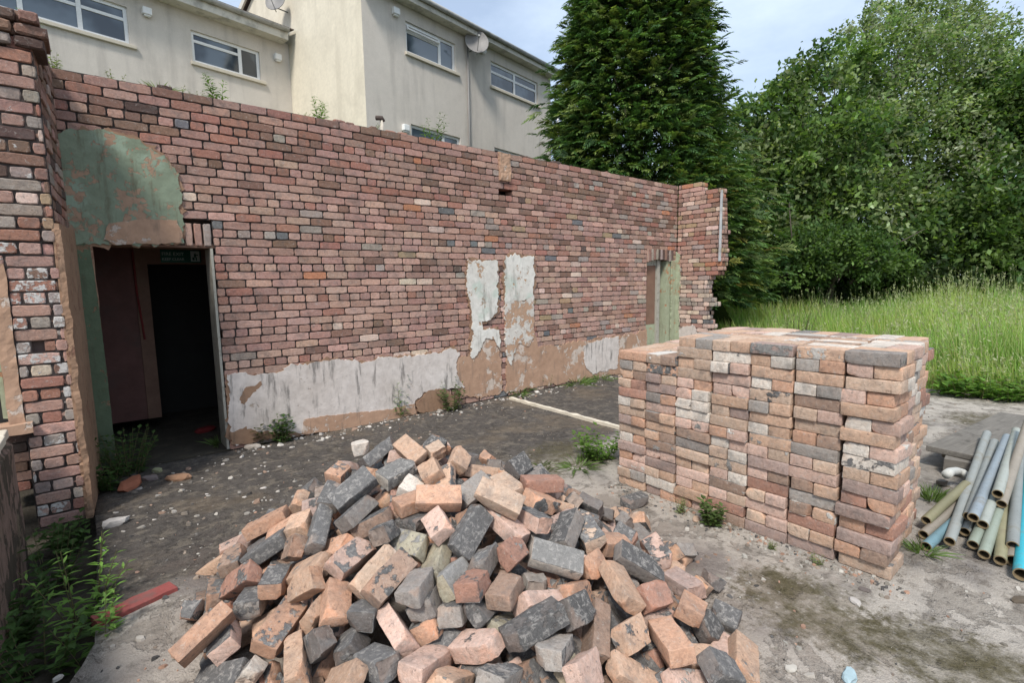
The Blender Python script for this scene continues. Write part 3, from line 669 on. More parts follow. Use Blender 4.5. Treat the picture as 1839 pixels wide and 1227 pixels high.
# ------------------------------------------------------------------ single bricks
BPAL = {'buff': (178, 157, 140), 'tan': (180, 153, 133), 'orange': (179, 145, 124), 'red': (156, 122, 108), 'pink': (186, 161, 149), 'mauve': (152, 134, 127), 'brown': (142, 122, 109),
        'grey': (148, 143, 138), 'pale': (194, 187, 178), 'dark grey': (130, 125, 121), 'black': (106, 102, 100), 'mossy': (152, 147, 131)}
def grid_axis(h, r, n): return [-h, -h+r*.3, -h+r]+[(-h+r)+(2*h-2*r)*k/n for k in range(1, n)]+[h-r, h-r*.3, h]
def brick_mesh(name, L, W, H, seed, colour, mort=.2, mcol='dark', damage=1., r=.008, ends=0, k=1.14, res=(6, 3, 2)):
    rng = random.Random(seed); X, Y, Z = (grid_axis(q/2, r, n) for q, n in zip((L, W, H), res)); A = (X, Y, Z)
    key = {}; vs = []; fs = []
    def vid(i, j, k_):
        t = (i, j, k_)
        if t not in key: key[t] = len(vs); vs.append((X[i], Y[j], Z[k_]))
        return key[t]
    nx, ny, nz_ = len(X)-1, len(Y)-1, len(Z)-1
    for i in range(nx):
        for j in range(ny):
            fs.append((vid(i, j, 0), vid(i, j+1, 0), vid(i+1, j+1, 0), vid(i+1, j, 0))); fs.append((vid(i, j, nz_), vid(i+1, j, nz_), vid(i+1, j+1, nz_), vid(i, j+1, nz_)))
    for i in range(nx):
        for j in range(nz_):
            fs.append((vid(i, 0, j), vid(i+1, 0, j), vid(i+1, 0, j+1), vid(i, 0, j+1))); fs.append((vid(i, ny, j), vid(i, ny, j+1), vid(i+1, ny, j+1), vid(i+1, ny, j)))
    for i in range(ny):
        for j in range(nz_):
            fs.append((vid(0, i, j), vid(0, i, j+1), vid(0, i+1, j+1), vid(0, i+1, j))); fs.append((vid(nx, i, j), vid(nx, i+1, j), vid(nx, i+1, j+1), vid(nx, i, j+1)))
    V0 = np.array(vs); h = np.array([L, W, H])/2
    q = np.clip(V0, -(h-r), h-r); d = V0-q; ln = np.linalg.norm(d, axis=1, keepdims=True); P = q+d/np.maximum(ln, 1e-9)*r
    # mortar left on faces
    lev = {}
    for a in range(3):
        for s in (-1, 1):
            base = mort*(1.25 if a == 2 else (.9 if a == 1 else .6)); lev[a, s] = base*rng.uniform(.2, 1.9)
    mo = np.zeros(len(P)); off = Vector((rng.uniform(-50, 50), rng.uniform(-50, 50), rng.uniform(-50, 50)))
    rel = V0/h
    for i in range(len(P)):
        a = int(np.argmax(np.abs(rel[i]))); s = 1 if rel[i][a] > 0 else -1
        p = Vector(P[i])
        mo[i] = lev[a, s]+.45*fbm(*(p*16+off), 2)
        nn = noise.noise_vector(p*22+off)*.0022*damage+noise.noise_vector(p*60+off)*.0009*damage
        if mo[i] > .5: nn += Vector(tuple((s if b == a else 0) for b in range(3)))*.004*min(1, (mo[i]-.5)*5)
        P[i] = P[i]+np.array(nn)
    cc = np.array(lin(BPAL[colour]))*k*rng.uniform(.85, 1.15); cols = np.tile(cc, (len(P), 1))
    ncut = int(rng.random()*3.2*damage+damage*.9)
    cuts = []
    for c in range(ncut):
        nrm = Vector((rng.choice((-1, 1))*rng.uniform(.2, 1), rng.choice((-1, 1))*rng.uniform(.2, 1), rng.choice((-1, 1))*rng.uniform(.2, 1))).normalized()
        sup = sum(abs(nrm[a])*h[a] for a in range(3)); cuts.append((nrm, sup-rng.uniform(.006, .026)*damage, .0015))
    for e in range(ends):
        sgn = 1 if e == 0 else -1
        nrm = Vector((sgn, rng.uniform(-.45, .45), rng.uniform(-.45, .45))).normalized(); cuts.append((nrm, h[0]*rng.uniform(.80, .95), .005))
    fresh = cc*np.array([1.12, 1.0, .93])
    for nrm, dist, amp in cuts:
        N_ = np.array(nrm); t = P@N_-dist
        for i in np.nonzero(t > 0)[0]:
            P[i] = P[i]-N_*(t[i]+amp*(1+2*noise.noise(Vector(P[i])*40+off))); mo[i] *= .3; cols[i] = fresh
    me = bpy.data.meshes.new(name); me.from_pydata(P.tolist(), [], fs); me.update()
    a = me.attributes.new('Col', 'FLOAT_COLOR', 'POINT'); a.data.foreach_set('color', np.hstack([cols, np.ones((len(P), 1))]).astype(np.float32).ravel())
    mc = {'dark': (.115, .111, .108), 'grey': (.21, .202, .19), 'lime': (.46, .43, .39)}[mcol]
    mc = np.array(mc)*rng.uniform(.7, 1.3)
    a = me.attributes.new('Mcol', 'FLOAT_COLOR', 'POINT'); a.data.foreach_set('color', np.tile([*mc, 1], (len(P), 1)).astype(np.float32).ravel())
    a = me.attributes.new('mort', 'FLOAT', 'POINT'); a.data.foreach_set('value', mo.astype(np.float32))
    me.polygons.foreach_set('use_smooth', [True]*len(me.polygons)); me.set_sharp_from_angle(angle=R(26)); me.materials.append(M['brick']); return me
ORD = ['top', 'second', 'third', 'fourth', 'fifth', 'sixth', 'seventh', 'eighth', 'ninth', 'tenth', 'eleventh', 'twelfth', 'thirteenth', 'fourteenth', 'fifteenth', 'sixteenth', 'bottom']

# ------------------------------------------------------------------ the dry stack of cleaned bricks
SX, SY0, SY1, CH_, NC = 3.20, .72, 2.57, .0735, 17
NJ, NI = 7, 4; CJ, CI = (SY1-SY0)/NJ, .255
scol = dict(buff=26, tan=22, orange=10, pink=16, red=6, mauve=8, brown=7, grey=5, pale=9)
scol['dark grey'] = 2.2
rs = random.Random(77)
rest = []
def heights(j): return NC-2 if j >= NJ-2 else NC       # j counts from the near (right) end; the two far columns are lower
front = {}
for j in range(NJ):
    yj = SY0+(j+.5)*CJ
    jx = [rs.uniform(-.010, .010) for _ in range(NC)]
    for i in range(NI):
        for k in range(heights(j)):
            shell = i == 0 or j == 0 or j == NJ-1 or i == NI-1 or k >= heights(j)-1 or (j == NJ-3 and k >= NC-3)
            ori = (k+j // 3+i) % 2 if rs.random() > .1 else rs.randint(0, 1)     # 0: the pair lies along the face, 1: end-on
            ca = pick(rs, scol); seeds = (rs.randrange(10**6), rs.randrange(10**6)); cb = pick(rs, scol)
            dx, dy, rz = rs.uniform(-.010, .010), rs.uniform(-.006, .006), rs.gauss(0, .02)
            if not shell: continue
            ci = SX+(i+.5)*CI+(jx[k] if i == 0 else 0)+dx; cj = yj+dy+.030*i+(rs.uniform(-.02, .02) if j == 0 else 0)
            wob = .0025*noise.noise((j*.9, k*.4, i))+.006*noise.noise((j*.5, 3, i))
            zc = (k+.5)*CH_+wob
            vis_front, vis_top, vis_right = i == 0, k == heights(j)-1, j == 0
            for s in (0, 1):
                c = (ca, cb)[s]; sg = (-1, 1)[s]
                dims = (rs.uniform(.249, .262), rs.uniform(.121, .128), rs.uniform(.0685, .0725))
                if ori == 0: pos = (ci+sg*.0655, cj+rs.uniform(-.004, .004), zc); rot = math.pi/2+rz
                else: pos = (ci+rs.uniform(-.008, .008), cj+sg*.0645, zc); rot = rz
                outer = (vis_front and (ori == 1 or s == 0)) or vis_top or (vis_right and i < 4 and (ori == 0 or s == 0))
                rec = (pos, rot, dims, c, seeds[s], i, j, k, ori, s, vis_front and (ori == 1 or s == 0), vis_top, vis_right)
                front.setdefault(bool(outer), []).append(rec)
ind = front[True]
def fdist(r):
    p = np.array(r[0])-CAM; return (0 if r[10] else 1, np.linalg.norm(p))
ind.sort(key=fdist); rest = ind[290:]+front[False]; ind = ind[:290]
used = {}
def brick_obj(name, rec, parent=None):
    pos, rot, dims, c, sd, *_ = rec
    r_ = random.Random(sd)
    mcl = r_.choice(['lime', 'lime', 'grey', 'dark'])
    me = brick_mesh(name, *dims, sd, c, mort=r_.choice([.08, .15, .22, .34]), mcol=mcl, damage=r_.choice([.3, .45, .6, .9]), r=.0045, res=(7, 4, 3))
    o = link(name, me); o.location = pos; o.rotation_euler = (r_.gauss(0, .012), r_.gauss(0, .012), rot); return o
for rec in ind:
    o = brick_obj('stacked_brick', rec)
    (_, _, _, c, _, i, j, k, ori, s, vf, vt, vr) = rec
    col = NJ-1-j; top = heights(j)-1-k
    cw = 'first second third fourth fifth sixth seventh'.split()[col]
    if vf:
        nth = ORD[top] if k else 'bottom'
        nm = 'brick laid lengthwise' if ori == 0 else ('brick end, nearer of pair' if s == 0 else 'brick end, farther of pair')
        lab = f'{c} {nm}, {nth} course{" down" if nth not in ("top", "bottom") else ""}, {cw} column from stack\'s low end'
        lab = lab.replace('dark grey', 'charcoal')
    elif vt:
        way = 'along' if ori == 0 else 'across'
        lab = f'{c} brick lying {way} the stack top, row {"two three four five six seven".split()[i-1] if i else "one"} back, {cw} column, {"near" if s == 0 else "far"} one'.replace('dark grey', 'charcoal')
    else:
        nth = ORD[top] if k else 'bottom'
        lab = f'{c} brick, {nth} course{" down" if nth not in ("top", "bottom") else ""}, place {"one two three four five six".split()[i]} on the stack\'s narrow end, {"near" if s == 0 else "far"} one'.replace('dark grey', 'charcoal')
    tag(o, lab, 'brick', 'cleaned bricks in the dry stack')
bmv, bmf, bmc, bmm, bmo = [], [], [], [], []
for rec in rest:      # the ones that show least, and the hidden side faces: one mass
    r_ = random.Random(rec[4]); me = brick_mesh('t', *rec[2], rec[4], rec[3], mort=.15, mcol='lime', damage=.8, res=(2, 2, 1), r=.009)
    mt = Matrix.Translation(rec[0])@Matrix.Rotation(rec[1], 4, 'Z'); b0 = len(bmv)
    bmv += [tuple(mt@v.co) for v in me.vertices]; bmf += [tuple(b0+i for i in p.vertices) for p in me.polygons]
    bmc += [tuple(x.color) for x in me.attributes['Col'].data]; bmm += [tuple(x.color) for x in me.attributes['Mcol'].data]; bmo += [x.value for x in me.attributes['mort'].data]
    bpy.data.meshes.remove(me)
def mass(name, v, f, c, mcol, mo, label):
    me = bpy.data.meshes.new(name); me.from_pydata(v, [], f); me.update()
    a = me.attributes.new('Col', 'FLOAT_COLOR', 'POINT'); a.data.foreach_set('color', np.array(c, dtype=np.float32).ravel())
    a = me.attributes.new('Mcol', 'FLOAT_COLOR', 'POINT'); a.data.foreach_set('color', np.array(mcol, dtype=np.float32).ravel())
    a = me.attributes.new('mort', 'FLOAT', 'POINT'); a.data.foreach_set('value', np.array(mo, dtype=np.float32))
    me.polygons.foreach_set('use_smooth', [True]*len(me.polygons)); return tag(link(name, me, M['brick']), label, 'bricks', kind='stuff')
mass('stacked_brick_mass', bmv, bmf, bmc, bmm, bmo, 'remaining bricks at the back and middle of the dry stack')

# ------------------------------------------------------------------ the heap of salvaged bricks
CREST = (1.40, 2.66, .75)
FOOT = [(.06, 2.60), (.12, 2.0), (.45, 1.35), (1.0, .95), (1.55, .75), (2.15, .82), (2.6, 1.3), (2.72, 1.95), (2.6, 2.7), (2.2, 3.35), (1.5, 3.75), (.85, 3.75), (.3, 3.35)]
def heap(x, y):
    a = math.atan2(y-CREST[1], x-CREST[0]); d = math.hypot(x-CREST[0], y-CREST[1])
    for (p, q) in zip(FOOT, FOOT[1:]+FOOT[:1]):
        ex, ey = p[0]-CREST[0], p[1]-CREST[1]; fx, fy = q[0]-p[0], q[1]-p[1]; dx, dy = math.cos(a), math.sin(a)
        den = dx*fy-dy*fx
        if abs(den) < 1e-9: continue
        t = (ex*fy-ey*fx)/den; s = (ex*dy-ey*dx)/den
        if t > 0 and 0 <= s <= 1: u = d/t; return max(0, CREST[2]*(1-u)*(1+.5*u))
    return 0.
def on_heap(px, py, lift=0.):
    d = ray(px, py)/F; t = 1.2; best = None      # first crossing, or the closest pass over the heap's shoulder
    while t < 5:
        p = CAM+d*t; hh = heap(p[0], p[1]); g = p[2]-hh
        if g <= lift: return p, t
        if hh > .02 and (best is None or g < best[0]): best = (g, t)
        t += .01
    t = best[1] if best and best[0] < .25 else (CAM[2]/-d[2] if d[2] < 0 else t)
    return CAM+d*t, t
# colour letter, crop (3 or 4), the two ends of the brick's long axis in that crop, length m, roll, mortar amount
HB = '''o3 75 1110 330 870 .23 50 .35|p3 320 1095 330 965 .20 5 .45|o3 480 1075 640 860 .23 30 .4|t3 690 1215 682 1010 .23 80 .3|k3 845 1085 900 970 .15 20 .9|p3 1090 880 1190 1040 .20 75 .25|k3 985 1085 1115 1130 .17 35 .9|t3 830 1215 950 1165 .20 10 .2|p3 1195 1170 1345 1065 .21 20 .25|t3 685 930 800 785 .20 45 .25|o3 860 950 868 775 .20 50 .35|t3 640 720 795 640 .21 15 .25|p3 790 700 960 570 .22 30 .3|b3 935 775 1110 580 .23 35 .25|t3 672 800 790 732 .16 20 .3|o3 525 790 580 690 .16 30 .45|g3 405 870 460 785 .16 30 .7|k3 430 645 615 520 .23 15 1.0|t3 648 515 682 435 .14 10 .3|d3 735 600 785 415 .23 40 .85|o3 795 560 910 525 .17 5 .3|o3 435 515 625 420 .23 10 .2|t3 635 400 665 330 .12 30 .4|k3 688 335 755 280 .13 30 .9|d3 795 390 845 285 .16 30 .7|o3 825 255 892 195 .13 30 .5|d3 840 390 1015 240 .23 25 .55|k3 965 195 1105 85 .23 20 .85|w3 935 140 1018 122 .10 0 .2|t3 1270 165 1170 80 .21 20 .2|b3 1325 155 1285 110 .11 10 .2|w3 1075 275 1215 195 .20 8 .5|w3 1195 300 1245 230 .13 20 .4|t3 1300 280 1265 200 .14 30 .2|o3 1115 390 1295 325 .21 12 .1|o3 1225 372 1440 372 .22 8 .08|d3 880 485 1005 370 .20 35 .6|m3 930 505 1095 425 .21 30 .5|y3 1135 515 1275 550 .20 20 .3|k3 1165 450 1285 445 .19 20 .8|p3 1350 545 1300 455 .15 25 .2|d3 1050 545 1110 500 .12 20 .6|y3 1285 735 1330 555 .22 40 .3|m3 1000 865 1180 675 .23 25 .5|d3 1205 855 1285 735 .18 20 .6|o3 1285 955 1366 855 .18 40 .55|r3 345 795 475 705 .22 15 .4|m3 340 715 385 615 .18 25 .4|k3 950 920 990 855 .12 20 .8|m3 650 605 700 575 .10 20 .5|k3 760 1055 825 1000 .12 30 .9|d3 200 1205 410 1155 .22 5 .8|w3 420 1200 470 1120 .10 30 .4|t4 110 305 112 185 .18 30 .45|t4 165 225 195 145 .14 30 .2|g4 165 335 295 235 .22 20 .35|b4 255 300 460 400 .23 10 .1|b4 445 330 345 255 .18 10 .1|p4 495 545 340 405 .22 20 .3|t4 395 235 450 185 .12 10 .4|k4 410 250 480 200 .15 30 .9|d4 475 285 570 230 .17 20 .7|r4 465 312 640 308 .22 10 .15|o4 480 365 600 400 .19 15 .55|k4 180 655 300 450 .24 40 .85|m4 335 610 455 555 .18 20 .3|d4 270 730 335 620 .17 35 .6|y4 105 785 205 690 .17 40 .75|w4 505 620 745 690 .24 15 .5|d4 640 595 700 440 .22 50 .6|b4 735 450 810 565 .20 30 .4|o4 840 570 970 568 .16 5 .15|o4 775 695 855 635 .13 20 .2|d4 925 625 1125 745 .24 10 .8|t4 985 905 880 710 .24 20 .3|r4 1015 890 1135 850 .16 15 .25|p4 425 830 605 822 .20 85 .2|m4 330 875 405 755 .18 25 .35|o4 690 830 800 800 .18 40 .2|p4 185 1005 355 1000 .21 20 .25|k4 395 1095 655 935 .25 40 .75|d4 225 1155 365 1145 .18 20 .8|m4 805 1145 818 890 .23 75 .6|d4 930 995 858 860 .20 50 .7|t4 905 1035 1015 965 .17 20 .4|o4 1155 1140 1055 985 .22 25 .15|t4 1180 1115 1395 1120 .23 10 .1|t4 1520 1215 1518 1040 .22 5 .12|m4 1175 990 1295 985 .16 10 .5|o4 1225 935 1250 865 .13 10 .2|k4 1305 965 1345 885 .12 30 .9|p4 1105 955 1185 900 .15 20 .3|g4 585 1165 645 1075 .16 30 .5|d4 690 1095 755 1015 .15 25 .7|m4 420 1205 565 1125 .21 30 .5|y4 655 1165 715 1115 .10 20 .2|p4 710 1220 805 1135 .18 30 .3|t4 890 1090 1115 1215 .24 15 .3|m4 880 1215 1010 1145 .20 25 .3|p4 1155 1190 1345 1212 .22 5 .25|g4 590 1222 700 1187 .16 20 .5|t4 105 1222 215 1187 .18 25 .3|g4 285 1225 380 1170 .17 20 .4|k4 1295 1160 1410 1200 .18 3 .9|r4 385 695 465 625 .15 20 .3|r4 230 835 295 755 .16 25 .3|k4 245 915 315 845 .15 25 .8|g4 140 875 215 795 .18 25 .5|d4 5 845 45 765 .15 30 .6|m4 1155 760 1195 845 .17 15 .4|y4 305 945 435 905 .20 20 .3|p4 475 425 585 485 .19 15 .5|g4 530 525 620 475 .14 20 .5|k4 690 985 785 930 .14 25 .8'''
CL = dict(o='orange', p='pink', t='tan', k='black', d='dark grey', g='grey', b='buff', w='pale', m='brown', r='red', y='mossy')
rh = random.Random(8)
hbricks = []
for rec in HB.split('|'):
    q = rec.split(); c = CL[q[0][0]]; ofx, ofy = (280, 760); s = 2.628
    if q[0][1] == '4': ofx = 760
    a = (float(q[1])/s+ofx, float(q[2])/s+ofy); b_ = (float(q[3])/s+ofx, float(q[4])/s+ofy); L, roll, mort = float(q[5])*1.0, float(q[6]), float(q[7])
    mid = ((a[0]+b_[0])/2, (a[1]+b_[1])/2); P, t = on_heap(*mid, lift=.0)
    da, db = ray(*a)/F, ray(*b_)/F
    # ends on the two sight lines, |A-B| = L, solved round the depth of the heap's surface; the far end is the higher pixel
    best = None
    for k in range(-30, 31):
        ta = t*(1+k*.006)
        A = CAM+da*ta; qa = np.dot(db, db); qb = -2*np.dot(db, A-CAM); qc = np.dot(A-CAM, A-CAM)-L*L; disc = qb*qb-4*qa*qc
        if disc < 0: continue
        for sg in (-1, 1):
            tb = (-qb+sg*math.sqrt(disc))/(2*qa); Bp = CAM+db*tb
            hA, hB_ = heap(A[0], A[1]), heap(Bp[0], Bp[1])
            e = (A[2]-hA)**2+(Bp[2]-hB_)**2
            if best is None or e < best[0]: best = (e, A, Bp)
    if best is None:
        A = CAM+da*t; Bp = CAM+db*t
    else: _, A, Bp = best
    ctr = (A+Bp)/2; ax_ = Vector(Bp-A).normalized(); L = min(float(np.linalg.norm(Bp-A)), .26)
    hbricks.append((c, Vector(ctr), ax_, L, R(roll)*rh.choice((-1, 1)), mort))
NHAND = len(hbricks)
def hnormal(x, y):
    e = .05; return Vector((-(heap(x+e, y)-heap(x-e, y))/(2*e), -(heap(x, y+e)-heap(x, y-e))/(2*e), 1)).normalized()
def frame(axis, up, roll):
    z = (up-axis*up.dot(axis))
    z = z.normalized() if z.length > 1e-3 else axis.orthogonal().normalized()
    z = Quaternion(axis, roll)@z; y = z.cross(axis)
    return Matrix((axis, y, z)).transposed()
# smaller pieces wedged between the ones above
rk = random.Random(55); tries = 0
while len(hbricks) < NHAND+75 and tries < 6000:
    tries += 1
    x, y = rk.uniform(.0, 2.75), rk.uniform(.7, 3.4); hh = heap(x, y)
    if hh < .05: continue
    c_ = Vector((x, y, hh))
    if min((b[1]-c_).length for b in hbricks) < .098: continue
    n_ = hnormal(x, y); a_ = Vector((rk.gauss(0, 1), rk.gauss(0, 1), rk.gauss(0, .6))).normalized(); a_ = (a_-n_*a_.dot(n_)*.6).normalized()
    hbricks.append((rk.choices(['tan', 'brown', 'pink', 'dark grey', 'black', 'grey', 'mauve', 'orange'], [5, 4, 3, 4, 3, 4, 3, 2])[0], c_-n_*.03, a_, rk.choice([.10, .13, .16, .19, .22]), rk.uniform(-.9, .9), rk.choice([.2, .35, .5, .7])))
